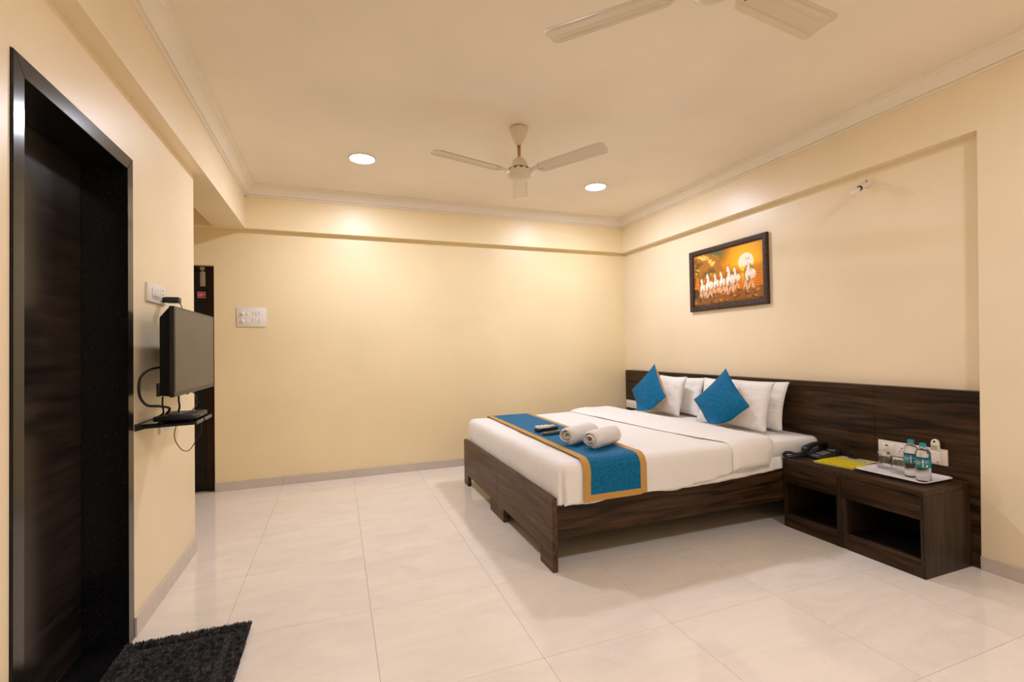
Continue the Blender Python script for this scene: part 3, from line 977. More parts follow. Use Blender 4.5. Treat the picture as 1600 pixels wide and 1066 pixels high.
remote((1.465, 3.235, ZR), math.radians(8), (0.150, 0.050, 0.018), M['white_plastic'], M['grey_mark'], 'small white remote control farthest from the towels', 3, 2, M['grey_mark'])
remote((1.430, 3.130, ZR), math.radians(14), (0.19, 0.048, 0.022), M['black_plastic'], M['ivory'], 'black remote control with pale buttons between two others', 8, 3)
remote((1.410, 2.985, ZR), math.radians(14), (0.17, 0.046, 0.018), M['remote_grey'], M['black_plastic'], 'dark grey remote control nearest the towels', 5, 3)

# ------------------------------------------------------------------ headboard
XH = 3.1335
hb = thing('headboard', 'long dark walnut headboard panelling across the recess', 'headboard', (XREC - 0.002, 3.0, 0))
for (y0, y1) in ((1.4535, 1.951), (1.953, 3.17), (3.172, 4.63)):
    B().prism([(y0, 0.002), (y1, 0.002), (y1, 0.924), (y0 - (0.0168 if y0 < 1.5 else 0.0), 0.924)], 'x', XH, XREC - 0.001, 0.0006).build('panel', M['wood_y'], hb)

# ------------------------------------------------------------------ nightstands
def nightstand(y0, y1, label, left_panel, right_panel):
    x0, x1 = 2.742, XH - 0.002
    t = thing('nightstand', label, 'nightstand', ((x0 + x1) / 2, (y0 + y1) / 2, 0), 'walnut open nightstands')
    B().box(x0, y0, 0.412, x1, y1, 0.441, 0.0008, 1).build('top', M['wood_y'], t)
    B().box(x0, y0, 0.0, x1, y0 + right_panel, 0.4115, 0.0006, 1).build('side_panel', M['wood_z'], t)
    B().box(x0 + 0.003, y1 - left_panel, 0.0, x1, y1, 0.4115, 0.0006, 1).build('side_panel', M['wood_z'], t)
    B().box(x0 - 0.002, y0 + right_panel * 0.75, 0.293, x0 + 0.018, y1 - 0.004, 0.408, 0.0008, 1).build('drawer_front', M['wood_y'], t)
    B().box(x0 + 0.0185, y0 + right_panel + 0.001, 0.285, x1 - 0.02, y1 - left_panel - 0.001, 0.30).build('drawer_bottom', M['wood_in_shaded'], t)
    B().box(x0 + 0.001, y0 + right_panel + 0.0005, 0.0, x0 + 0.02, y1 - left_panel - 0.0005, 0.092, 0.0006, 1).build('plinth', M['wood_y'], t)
    B().box(x0 + 0.0205, y0 + right_panel + 0.001, 0.076, x1 - 0.012, y1 - left_panel - 0.001, 0.092).build('shelf', M['wood_in_shaded'], t)
    B().box(x1 - 0.0115, y0 + right_panel + 0.001, 0.0, x1, y1 - left_panel - 0.001, 0.411).build('back_panel', M['wood_in_shaded'], t)
    return t
nightstand(1.489, 1.9025, 'dark walnut open nightstand under the tray, at the pier end', 0.028, 0.018)
nightstand(1.9045, 2.279, 'dark walnut open nightstand under the telephone, beside the bed', 0.018, 0.026)
ZN = 0.4412

# tray, tumblers, bottles --------------------------------------------------------
tr = B()
tx0, tx1, ty0, ty1 = 2.842, 3.106, 1.536, 1.895
prof = [(0.030, 0.0), (0.024, 0.001), (0.006, 0.012), (0.0, 0.014), (0.003, 0.0165), (0.010, 0.0145), (0.027, 0.005), (0.034, 0.004)]
rows = []
for ins, h in prof:
    ring = []
    rr = 0.03
    cx0, cx1, cy0, cy1 = tx0 + ins, tx1 - ins, ty0 + ins, ty1 - ins
    rad = max(0.006, rr - ins * 0.6)
    for (qx, qy, a0) in ((cx1 - rad, cy1 - rad, 0), (cx0 + rad, cy1 - rad, 90), (cx0 + rad, cy0 + rad, 180), (cx1 - rad, cy0 + rad, 270)):
        for k in range(7):
            a = math.radians(a0 + 15 * k)
            ring.append((qx + rad * math.cos(a), qy + rad * math.sin(a), ZN + h))
    rows.append(ring)
bv, bf = tr.grid(rows, closed_v=True)
m = len(rows[0])
tr.bm.faces.new([bv[k] for k in range(m)][::-1]); tr.bm.faces.new([bv[(len(rows) - 1) * m + k] for k in range(m)])
tray = tr.build('tray', M['tray'], None, recalc=True, auto=40)
recenter(tray, ((tx0 + tx1) / 2, (ty0 + ty1) / 2, ZN))
props(tray, 'white rectangular tray holding glasses and water bottles', 'tray')
ZTR = ZN + 0.0046

def tumbler(x, y, label):
    H_ = 0.098
    # inverted: open rim down
    outer = [(0.0335, 0.0), (0.0335, 0.026), (0.0315, 0.034), (0.0295, 0.090), (0.0285, H_), (0.0, H_)]
    inner = [(0.0, H_ - 0.012), (0.0255, H_ - 0.013), (0.0272, 0.080), (0.0295, 0.034), (0.0316, 0.026), (0.0320, 0.0)]
    seg = 64
    prof_ = inner + outer
    b = B(); vs = []; fs = []
    n = len(prof_)
    for k in range(seg):
        a = 2 * PI * k / seg
        for i, (r, h) in enumerate(prof_):
            flute = 1.0
            if 0.03 < h < 0.092 and i >= len(inner): flute = 1 - 0.035 * abs(math.sin(a * 5))
            vs.append((x + r * flute * math.cos(a), y + r * flute * math.sin(a), ZTR + h))
    for k in range(seg):
        k2 = (k + 1) % seg
        for i in range(n):
            i2 = (i + 1) % n
            fs.append((k * n + i, k2 * n + i, k2 * n + i2, k * n + i2))
    b.raw(vs, fs)
    o = b.build('drinking_glass', M['tumbler'], None, weld=1e-6, recalc=True, auto=60)
    recenter(o, (x, y, ZTR))
    return props(o, label, 'glass', 'upturned glasses on the tray')
tumbler(3.040, 1.845, 'upturned fluted glass at the tray end near the booklet')
tumbler(2.992, 1.742, 'upturned fluted glass next to the water bottles')

def bottle(x, y, label, turn):
    t = thing('water_bottle', label, 'bottle', (x, y, ZTR), 'small water bottles on the tray')
    pr = [(0.0, 0.004), (0.018, 0.002), (0.026, 0.0), (0.031, 0.004), (0.0325, 0.012)]
    for k in range(8):
        h = 0.016 + k * 0.0075
        pr += [(0.0325, h), (0.0316, h + 0.003), (0.0325, h + 0.006)]
    pr += [(0.0320, 0.078), (0.0320, 0.126)]
    for k in range(3):
        h = 0.130 + k * 0.0070
        pr += [(0.0325, h), (0.0315, h + 0.003), (0.0324, h + 0.006)]
    pr += [(0.0315, 0.156), (0.0290, 0.163), (0.0250, 0.170), (0.0200, 0.1765), (0.0150, 0.182), (0.0128, 0.186), (0.0125, 0.196), (0.0, 0.196)]
    b = B(); b.lathe(pr, (x, y, ZTR), 48)
    b.build('bottle_body', M['bottle'], t, smooth=True, recalc=True)
    cb = B(); vs, fs = [], []
    seg = 60
    cp = [(0.0, 0.2055), (0.0128, 0.2055), (0.0146, 0.2035), (0.0148, 0.190), (0.0142, 0.189), (0.0, 0.189)]
    for k in range(seg):
        a = 2 * PI * k / seg
        for r, h in cp:
            rr = r * (1 + (0.03 if k % 2 else 0.0) * (1 if r > 0.0147 else 0))
            vs.append((x + rr * math.cos(a), y + rr * math.sin(a), ZTR + h - 0.001))
    for k in range(seg):
        for i in range(len(cp) - 1):
            fs.append((k * 6 + i, ((k + 1) % seg) * 6 + i, ((k + 1) % seg) * 6 + i + 1, k * 6 + i + 1))
    cb.raw(vs, fs); cb.build('cap', M['cap'], t, weld=1e-6, recalc=True, auto=40)
    LR = 0.0329
    lb = B(); lb.lathe([(LR, 0.0785), (LR, 0.1255), (LR - 0.0006, 0.1255), (LR - 0.0006, 0.0785), (LR, 0.0785)], (x, y, ZTR), 64)
    lab = lb.build('wrap_label', M['label'], t, smooth=False, weld=1e-6, recalc=True, auto=40)
    lab['label'] = 'teal paper wrap with white and yellow print'
    # print wrapped round the label; s = arc length from the side that faces the room
    face = math.atan2(-y, -x) + turn
    def wrap(sx, sz, rad=LR + 0.0003):
        a = face + sx / LR
        return (x + rad * math.cos(a), y + rad * math.sin(a), ZTR + sz)
    def wtext(s, size, sx, sz, mat, rot=False):
        vs, fs = text_mesh(s, size)
        b_ = B()
        b_.raw([wrap(sx + (-v[1] if rot else v[0]), sz + (v[0] if rot else v[1])) for v in vs], fs)
        return b_.build('lettering', mat, lab)
    def wbar(x0, x1, z0, z1, mat, nm='printed_bar'):
        b_ = B(); n = 4
        b_.grid([[wrap(x0 + (x1 - x0) * k / n, zz) for zz in (z0, z1)] for k in range(n + 1)])
        return b_.build(nm, mat, lab)
    wtext('Bisleri', 0.0165, -0.024, 0.108, M['white_print'])
    wbar(-0.034, -0.012, 0.0955, 0.0990, M['yellow_print'])
    wbar(-0.0035, 0.0008, 0.0835, 0.1215, M['white_print'])
    wtext('water', 0.0052, -0.0013, 0.102, M['label'], True)
    wtext('ADDED', 0.0062, 0.0135, 0.1135, M['white_print'])
    wtext('MINERALS', 0.0048, 0.0135, 0.1075, M['white_print'])
    wbar(0.006, 0.021, 0.1005, 0.1035, M['green_print'])
    wbar(0.0115, 0.0185, 0.0840, 0.0945, M['ivory'])
    return t
bottle(2.966, 1.662, 'teal capped water bottle standing beside the upturned glasses', 0.0)
bottle(2.918, 1.580, 'teal capped water bottle at the pier end of the tray', 0.0)

# booklets ------------------------------------------------------------------------
def booklet(cx, cy, z, ang, label, cover, detailed):
    t = thing('booklet', label, 'booklet', (cx, cy, z), 'booklets on the nightstand')
    lx, ly = 0.148, 0.108
    B().box(cx - lx, cy - ly, z, cx + lx, cy + ly, z + 0.003).build('pages', M['paper'], t)
    B().box(cx - lx - 0.002, cy - ly - 0.002, z + 0.0031, cx + lx + 0.002, cy + ly + 0.002, z + 0.0046).build('cover', cover, t)
    if detailed:
        zz = z + 0.00475
        # paler strip along the spine end and rows of unreadably small print
        B().raw([(cx + 0.03, cy - ly, zz), (cx + lx, cy - ly, zz), (cx + lx, cy + ly, zz), (cx + 0.075, cy + ly, zz)], [(0, 1, 2, 3)]).build('pale_panel', M['cream_cover'], t)
        pb = B()
        rnd = random.Random(3)
        for k in range(7):
            y = cy - 0.085 + 0.026 * k
            L = 0.010 + 0.014 * rnd.random()
            pb.raw([(cx + 0.062, y, zz + 0.0003), (cx + 0.068, y, zz + 0.0003), (cx + 0.068, y + L, zz + 0.0003), (cx + 0.062, y + L, zz + 0.0003)], [(0, 1, 2, 3)])
        for k in range(5):
            y = cy - 0.09 + 0.036 * k
            L = 0.008 + 0.018 * rnd.random()
            xo = cx - 0.125 + 0.012 * (k % 2)
            pb.raw([(xo, y, zz + 0.0003), (xo + 0.006, y, zz + 0.0003), (xo + 0.006, y + L, zz + 0.0003), (xo, y + L, zz + 0.0003)], [(0, 1, 2, 3)])
        o = pb.build('small_print', M['black_print'], t); o['kind'] = 'stuff'
        gb = B()
        gb.raw([(cx + 0.098, cy - 0.07, zz + 0.0003), (cx + 0.106, cy - 0.065, zz + 0.0003), (cx + 0.109, cy + 0.02, zz + 0.0003), (cx + 0.101, cy + 0.05, zz + 0.0003)], [(0, 1, 2, 3)])
        gb.build('green_stripe', M['green_print'], t)
    t.rotation_euler = (0, 0, ang)
    return t
booklet(2.972, 2.022, ZN + 0.0003, math.radians(7.5), 'plain booklet lying underneath the yellow booklet', M['cream_cover'], False)
booklet(2.968, 2.026, ZN + 0.0052, math.radians(7), 'bright yellow booklet lying between telephone and tray', M['yellow'], True)

# telephone --------------------------------------------------------------------------
ph = thing('telephone', 'black desk telephone with coiled cord at the bed side', 'telephone', (2.985, 2.20, ZN))
ang_p = 0.0
b = B()
# wedge body: low towards the room, higher at the headboard
px0, px1, py0, py1 = 2.895, 3.105, 2.135, 2.268
b.raw([(px0, py0, ZN), (px1, py0, ZN), (px1, py1, ZN), (px0, py1, ZN), (px0, py0, ZN + 0.020), (px1, py0, ZN + 0.050), (px1, py1, ZN + 0.054), (px0, py1, ZN + 0.024)],
      [(3, 2, 1, 0), (4, 5, 6, 7), (0, 1, 5, 4), (1, 2, 6, 5), (2, 3, 7, 6), (3, 0, 4, 7)])
bmesh.ops.bevel(b.bm, geom=b.bm.edges[:], offset=0.006, segments=3, affect='EDGES')
b.build('base', M['black_plastic'], ph, auto=50)
def body_z(x): return ZN + 0.020 + 0.030 * (x - px0) / (px1 - px0)
for i in range(4):
    for j in range(3):
        x = 2.945 + 0.020 * i; y = 2.152 + 0.019 * j
        B().box(x - 0.006, y - 0.006, body_z(x) - 0.002, x + 0.006, y + 0.006, body_z(x) + 0.004, 0.0015, 1).build('key', M['grey_mark'], ph)
B().box(2.905, 2.145, body_z(2.912) - 0.002, 2.922, 2.205, body_z(2.912) + 0.0026, 0.001, 1).build('name_strip', M['remote_grey'], ph)
B().box(3.045, 2.15, body_z(3.05) - 0.002, 3.06, 2.195, body_z(3.05) + 0.003, 0.001, 1).build('marking', M['grey_mark'], ph)
# handset: arched bar with two cups
hrows = []
for i in range(25):
    f = i / 24
    x = 2.888 + 0.212 * f
    arch = math.sin(PI * f)
    zc = ZN + 0.046 + 0.020 * f + 0.020 * arch
    hw_ = 0.0235 - 0.004 * arch
    hh = 0.016 - 0.004 * arch + (0.004 if f < 0.2 or f > 0.8 else 0)
    if i in (0, 24): hw_ *= 0.75; hh *= 0.75
    ring = []
    for k in range(16):
        a = 2 * PI * k / 16
        cxa, sxa = math.cos(a), math.sin(a)
        ring.append((x, 2.241 + hw_ * math.copysign(abs(cxa) ** 0.5, cxa), zc + hh * math.copysign(abs(sxa) ** 0.5, sxa)))
    hrows.append(ring)
b = B(); bv, bf = b.grid(hrows, closed_v=True)
b.bm.faces.new([bv[k] for k in range(16)][::-1]); b.bm.faces.new([bv[24 * 16 + k] for k in range(16)])
b.build('handset', M['black_plastic'], ph, recalc=True, auto=50)
# coiled cord: bundle of loops lying by the sheet at the cabinet's corner
pts = []
path = [Vector((2.890, 2.236, ZN + 0.040)), Vector((2.865, 2.246, ZN + 0.022)), Vector((2.835, 2.256, ZN + 0.020)), Vector((2.795, 2.264, ZN + 0.034)), Vector((2.760, 2.268, ZN + 0.036)), Vector((2.740, 2.268, ZN + 0.024)), Vector((2.746, 2.252, ZN + 0.013)), Vector((2.790, 2.244, ZN + 0.012)), Vector((2.840, 2.240, ZN + 0.012)), Vector((2.894, 2.236, ZN + 0.012))]
N = 560
for i in range(N):
    f = i / (N - 1) * (len(path) - 1)
    k = min(int(f), len(path) - 2); tt = f - k
    c = path[k].lerp(path[k + 1], tt)
    dirv = (path[k + 1] - path[k]).normalized()
    a_ = dirv.cross(Vector((0, 0, 1))).normalized(); b2 = dirv.cross(a_)
    an = i * 0.55
    rr = 0.0085
    q = c + rr * (math.cos(an) * a_ + math.sin(an) * b2)
    q.z = max(q.z, ZN + 0.002)
    pts.append(q)
B().tube(pts, 0.0022, 5).build('coiled_cord', M['rubber'], ph, smooth=True)

# loose black wire bunch by the headboard
wr = B()
pts = []
for i in range(90):
    a = i * 0.42
    rr = 0.026 + 0.006 * math.sin(i * 0.9)
    pts.append((3.085 + 0.012 * math.sin(i * 0.37), 2.055 + rr * math.cos(a), max(ZN + 0.0125, ZN + 0.028 + rr * 0.85 * math.sin(a))))
wr.tube(pts, 0.0015, 5)
wire = wr.build('wire_bundle', M['rubber'], None, smooth=True)
recenter(wire, (3.085, 2.055, ZN + 0.01))
props(wire, 'small bunched black wire resting at the booklet edge by the headboard', 'cable')

# ------------------------------------------------------------------ electrical plates
def plate_box(t, face, name, u0, v0, u1, v1, d0, d1, mat, bev=0.0015, parent=None):
    """face: 'right' (x = const, looks to -x), 'left' (looks to +x), 'back' (looks to -y); u is y or x, d0, d1 depth from the wall"""
    k, w0 = face
    if k == 'right': b = B().box(w0 - d1, u0, v0, w0 - d0, u1, v1, bev, 2)
    elif k == 'left': b = B().box(w0 + d0, u0, v0, w0 + d1, u1, v1, bev, 2)
    else: b = B().box(u0, w0 - d1, v0, u1, w0 - d0, v1, bev, 2)
    return b.build(name, mat, parent or t, auto=50)

def socket_holes(t, face, uc, vc, parent, s=1.0, d=0.0105):
    for du, dv, r in ((0, 0.012, 0.0036), (-0.010, -0.006, 0.003), (0.010, -0.006, 0.003)):
        plate_box(t, face, 'socket_hole', uc + du * s - r * s, vc + dv * s - r * s, uc + du * s + r * s, vc + dv * s + r * s, d - 0.001, d + 0.0006, M['shade'], 0.0006, parent)

# headboard plate by the tray
F = ('right', XH)
t = thing('socket_plate', 'long white socket plate on the headboard behind the bottles', 'socket', (XH, 1.75, 0.55))
pl = plate_box(t, F, 'plate', 1.578, 0.506, 1.926, 0.594, 0.0003, 0.010, M['ivory'])
for (a, c_) in ((1.838, 1.900), (1.768, 1.828), (1.700, 1.758)):
    plate_box(t, F, 'module', a, 0.522, c_, 0.578, 0.009, 0.0115, M['white_plastic'], 0.001)
plate_box(t, F, 'switch', 1.868, 0.538, 1.896, 0.574, 0.011, 0.014, M['white_plastic'], 0.001)
plate_box(t, F, 'switch', 1.842, 0.538, 1.866, 0.574, 0.011, 0.013, M['white_plastic'], 0.001)
plate_box(t, F, 'card_slot', 1.870, 0.562, 1.884, 0.571, 0.0135, 0.0146, M['shade'], 0.0003)
socket_holes(t, F, 1.798, 0.548, t, 1.0, 0.0115)
plate_box(t, F, 'switch', 1.712, 0.530, 1.746, 0.572, 0.011, 0.013, M['white_plastic'], 0.001)
# plug-in vaporiser
v = thing('plug_in_device', 'white plug-in device with a round head in the headboard socket', 'plug', (XH - 0.012, 1.622, 0.56), None)
b = B().box(XH - 0.046, 1.596, 0.520, XH - 0.0102, 1.642, 0.585, 0.005, 3); b.build('plug_body', M['ivory'], v, auto=50)
hd = B()
out = [(1.601, 0.586), (1.637, 0.586), (1.637, 0.622)] + [(1.619 + 0.018 * math.cos(math.radians(a)), 0.626 + 0.024 * math.sin(math.radians(a))) for a in range(10, 171, 16)] + [(1.601, 0.622)]
hd.prism(out, 'x', XH - 0.042, XH - 0.022, 0.003); hd.build('head', M['white_plastic'], v, auto=50)
B().lathe([(0.0, -0.0008), (0.006, -0.0006), (0.006, 0.001), (0, 0.001)], (XH - 0.042, 1.619, 0.637), 14, 'x').build('vent_hole', M['shade'], v, recalc=True)
B().box(XH - 0.0432, 1.604, 0.592, XH - 0.0415, 1.634, 0.617, 0.0006, 1).build('window', plain('amber_window', (0.50, 0.38, 0.22, 1), 0.3), v)
B().box(XH - 0.0472, 1.601, 0.524, XH - 0.0455, 1.607, 0.529, 0.0003, 1).build('indicator', M['shade'], v)

# headboard plate by the back wall
t = thing('socket_plate', 'white socket plate on the headboard near the back wall corner', 'socket', (XH, 4.49, 0.53))
plate_box(t, F, 'plate', 4.375, 0.500, 4.612, 0.585, 0.0003, 0.010, M['white_plastic'])
for uc in (4.555, 4.495, 4.430):
    plate_box(t, F, 'module', uc - 0.026, 0.518, uc + 0.026, 0.566, 0.009, 0.0112, M['white_plastic'], 0.001)
    if uc < 4.55: socket_holes(t, F, uc, 0.542, t, 0.9, 0.0112)
socket_holes(t, F, 4.555, 0.542, t, 0.9, 0.0112)

# back wall switch board
F = ('back', YB)
t = thing('switch_plate', 'white two-row switch board on the back wall near the passage', 'switch', (-0.706, YB, 1.513))
plate_box(t, F, 'plate', -0.822, 1.428, -0.591, 1.599, 0.0003, 0.010, M['white_plastic'])
plate_box(t, F, 'inner_plate', -0.806, 1.444, -0.612, 1.582, 0.0095, 0.0115, M['white_plastic'], 0.001)
for vz in (1.545, 1.480):
    b = B(); b.lathe([(0.0, 0.0), (0.0155, 0.0), (0.0145, -0.012), (0.010, -0.014), (0.0, -0.014)], (-0.776, YB - 0.011, vz), 24, 'y')
    kn = b.build('knob', M['white_plastic'], t, auto=40, recalc=True)
    B().box(-0.779, YB - 0.031, vz - 0.012, -0.773, YB - 0.0245, vz + 0.012, 0.001, 1).build('grip', M['white_plastic'], kn)
    plate_box(t, F, 'switch', -0.746, vz - 0.013, -0.728, vz + 0.015, 0.0112, 0.0155, M['white_plastic'], 0.0012)
for vz, us in ((1.545, (-0.690, -0.666, -0.642)), (1.480, (-0.690, -0.666, -0.640))):
    for u in us:
        big = (vz < 1.5 and u == -0.640)
        plate_box(t, F, 'switch', u - 0.010, vz - 0.015, u + 0.010, vz + 0.017, 0.0112, 0.0158 if big else 0.0128, M['white_plastic'], 0.001)
        if not big:
            plate_box(t, F, 'marker', u - 0.008, vz + 0.005, u - 0.005, vz + 0.015, 0.0126, 0.0131, M['grey_mark'], 0.0001)

# television wall plates
F = ('left', XL)
t = thing('socket_plate', 'white switch and socket plate on the wall above the television', 'socket', (XL, 2.70, 1.48))
plate_box(t, F, 'plate', 2.576, 1.438, 2.820, 1.526, 0.0003, 0.010, M['white_plastic'])
for k in range(3):
    u = 2.640 + 0.030 * k
    plate_box(t, F, 'switch', u - 0.013, 1.468, u + 0.013, 1.505, 0.009, 0.0140, M['white_plastic'], 0.0012)
    plate_box(t, F, 'marker', u - 0.010, 1.456, u + 0.008, 1.461, 0.0098, 0.0103, M['grey_mark'], 0.0001)
plate_box(t, F, 'module', 2.735, 1.455, 2.795, 1.512, 0.009, 0.0115, M['white_plastic'], 0.001)
socket_holes(t, F, 2.765, 1.492, t, 1.0, 0.0113)
ad = thing('power_adapter', 'black power adapter plugged in above the television', 'adapter', (XL + 0.0118, 2.775, 1.465))
B().lathe([(0.0, 0.0), (0.014, 0.0), (0.015, 0.018), (0.0, 0.020)], (XL + 0.0118, 2.768, 1.462), 16, 'x').build('plug', M['black_plastic'], ad, auto=40, recalc=True)
B().box(XL + 0.024, 2.752, 1.448, XL + 0.080, 2.800, 1.476, 0.003, 2).build('adapter_body', M['black_plastic'], ad, auto=50)
B().tube([(XL + 0.074, 2.790, 1.450), (XL + 0.080, 2.800, 1.436), (XL + 0.078, 2.82, 1.41), (XL + 0.070, 2.83, 1.37), (XL + 0.066, 2.83, 1.30)], 0.0022, 6, 6).build('lead', M['rubber'], ad, smooth=True)

t = thing('socket_plate', 'white socket plate on the wall below the black shelf', 'socket', (XL, 2.87, 0.85))
plate_box(t, F, 'plate', 2.735, 0.805, 3.010, 0.893, 0.0003, 0.010, M['white_plastic'])
plate_box(t, F, 'module', 2.78, 0.822, 2.965, 0.878, 0.009, 0.0115, M['ivory'], 0.001)
for uc in (2.82, 2.90): socket_holes(t, F, uc, 0.848, t, 1.0, 0.0113)
pg = thing('power_plug', 'black plug in the socket below the shelf', 'plug', (XL + 0.012, 2.85, 0.855))
B().box(XL + 0.0122, 2.835, 0.84, XL + 0.05, 2.87, 0.872, 0.004, 2).build('plug_body', M['black_plastic'], pg, auto=50)
B().tube([(XL + 0.045, 2.852, 0.846), (XL + 0.060, 2.83, 0.84), (-0.722, 2.66, 0.845), (-0.712, 2.60, 0.815), (-0.695, 2.57, 0.782), (-0.665, 2.55, 0.750), (-0.638, 2.55, 0.752), (-0.612, 2.56, 0.80), (-0.598, 2.57, 0.83), (-0.600, 2.575, 0.877)], 0.0019, 6, 8).build('lead', M['rubber'], pg, smooth=True)

# ------------------------------------------------------------------ television
TX = XL + 0.150
TY0, TY1, TZ0, TZ1 = 2.432, 3.128, 1.004, 1.404
tv = thing('television', 'flat black television on the wall past the doorway', 'television', (XL, 2.78, 1.2))
B().box(TX - 0.020, TY0, TZ0, TX - 0.0008, TY1, TZ1, 0.002, 2).build('bezel', M['bezel'], tv)
B().box(TX - 0.0012, TY0 + 0.010, TZ0 + 0.022, TX + 0.0004, TY1 - 0.010, TZ1 - 0.010, 0.0003, 1).build('screen', M['screen'], tv)
bh = B()
bh.raw([(TX - 0.0205, TY0 + 0.004, TZ0 + 0.004), (TX - 0.0205, TY1 - 0.004, TZ0 + 0.004), (TX - 0.0205, TY1 - 0.004, TZ1 - 0.006), (TX - 0.0205, TY0 + 0.004, TZ1 - 0.006),
        (TX - 0.060, TY0 + 0.02, TZ0 + 0.008), (TX - 0.060, TY1 - 0.02, TZ0 + 0.008), (TX - 0.060, TY1 - 0.05, TZ1 - 0.05), (TX - 0.060, TY0 + 0.02, TZ1 - 0.05)],
       [(0, 1, 2, 3), (7, 6, 5, 4), (0, 4, 5, 1), (1, 5, 6, 2), (2, 6, 7, 3), (3, 7, 4, 0)])
bh.build('back_housing', M['black_plastic'], tv, recalc=True)
B().box(TX - 0.074, TY0 + 0.02, TZ0 + 0.004, TX - 0.0605, TY1 - 0.10, TZ0 + 0.062, 0.004, 2).build('rear_ledge', M['black_plastic'], tv)
bkt = B().box(XL + 0.0005, 2.86, 1.10, XL + 0.012, 3.02, 1.30, 0.001, 1).build('wall_bracket', M['black_plastic'], tv)
B().box(XL + 0.0125, 2.90, 1.16, TX - 0.0605, 2.98, 1.24, 0.002, 1).build('bracket_arm', M['black_plastic'], bkt)
B().box(TX - 0.0625, TY0 + 0.03, TZ0 + 0.08, TX - 0.0605, TY0 + 0.045, TZ1 - 0.12, 0.0004, 1).build('silver_strip', M['steel'], tv)

# shelf, box, cables
sh = thing('wall_shelf', 'small black glass wall shelf under the television', 'shelf', (XL, 2.57, 0.885))
SX1, SY0, SY1, SZ = -0.590, 2.447, 2.705, 0.885
B().box(XL + 0.012, SY0 + 0.012, SZ, SX1, SY1 - 0.004, SZ + 0.006, 0.001, 1).build('glass_plate', M['shelf_glass'], sh)
for yy in (SY0, SY1 - 0.020):
    B().prism([(XL + 0.0005, SZ - 0.022), (XL + 0.0005, SZ + 0.009), (XL + 0.030, SZ - 0.0005), (SX1, SZ - 0.0005), (SX1, SZ - 0.007), (XL + 0.04, SZ - 0.012)], 'y', yy + 0.0, yy + 0.018).build('bracket_arm', M['black_plastic'], sh)
B().box(XL + 0.0005, SY0 + 0.0185, SZ - 0.018, XL + 0.0115, SY1 - 0.0205, SZ + 0.008, 0.001, 1).build('wall_rail', M['black_plastic'], sh)
for a, c_ in ((SY0 + 0.001, SY0 + 0.105), (SY0 + 0.135, SY1)):
    B().box(SX1 + 0.0005, a, SZ - 0.007, SX1 + 0.006, c_, SZ + 0.008, 0.001, 1).build('front_lip', M['remote_grey'], sh)
stb = thing('set_top_box', 'flat black set-top box lying on the wall shelf', 'set-top box', (-0.675, 2.585, SZ + 0.0065))
bz = SZ + 0.0068
b = B().prism([(-0.758, 2.475), (-0.610, 2.480), (-0.598, 2.50), (-0.596, 2.68), (-0.608, 2.697), (-0.758, 2.697)], 'z', bz + 0.004, bz + 0.026, 0.005)
b.build('case', M['black_plastic'], stb, auto=50)
for (xx, yy) in ((-0.74, 2.50), (-0.62, 2.50), (-0.74, 2.68), (-0.62, 2.68)):
    B().lathe([(0, 0), (0.006, 0), (0.006, 0.0045), (0, 0.0045)], (xx, yy, bz), 10).build('foot', M['rubber'], stb, recalc=True)
B().box(-0.597, 2.54, bz + 0.012, -0.5945, 2.60, bz + 0.017, 0.0004, 1).build('button_row', M['grey_mark'], stb)
B().box(-0.69, 2.56, bz + 0.0255, -0.675, 2.60, bz + 0.0264, 0.0002, 1).build('marking', M['steel'], stb)

def cable(pts, r, label):
    o = B().tube(pts, r, 8, 10).build('cable', M['rubber'], None, smooth=True)
    recenter(o, pts[-1])
    return props(o, label, 'cable', 'cables between television and box')
zb = bz + 0.018
cable([(TX - 0.075, 2.50, 1.135), (TX - 0.10, 2.455, 1.125), (TX - 0.120, 2.42, 1.09), (TX - 0.122, 2.42, 1.02), (TX - 0.105, 2.445, 0.975), (TX - 0.075, 2.50, 0.962), (TX - 0.055, 2.56, 0.945), (TX - 0.08, 2.60, zb + 0.004)], 0.0055, 'thick black cable looping out beside the television to the box')
cable([(TX - 0.055, 2.47, 1.006), (TX - 0.060, 2.485, 0.97), (TX - 0.065, 2.51, 0.93), (TX - 0.098, 2.54, zb)], 0.0038, 'black cable dropping from the near lower corner of the television')
cable([(TX - 0.030, 2.60, 1.008), (TX - 0.030, 2.60, 0.975), (TX - 0.035, 2.63, 0.945), (TX - 0.06, 2.703, zb)], 0.0042, 'black cable with a bend below the middle of the screen')
cable([(TX - 0.035, 2.70, 1.008), (TX - 0.03, 2.73, 0.995), (TX - 0.03, 2.79, 1.0), (TX - 0.03, 2.86, 0.985), (TX - 0.03, 2.90, 0.93), (TX - 0.05, 2.82, 0.89), (TX - 0.08, 2.72, zb)], 0.0030, 'thin black cable looping past the far end of the shelf')

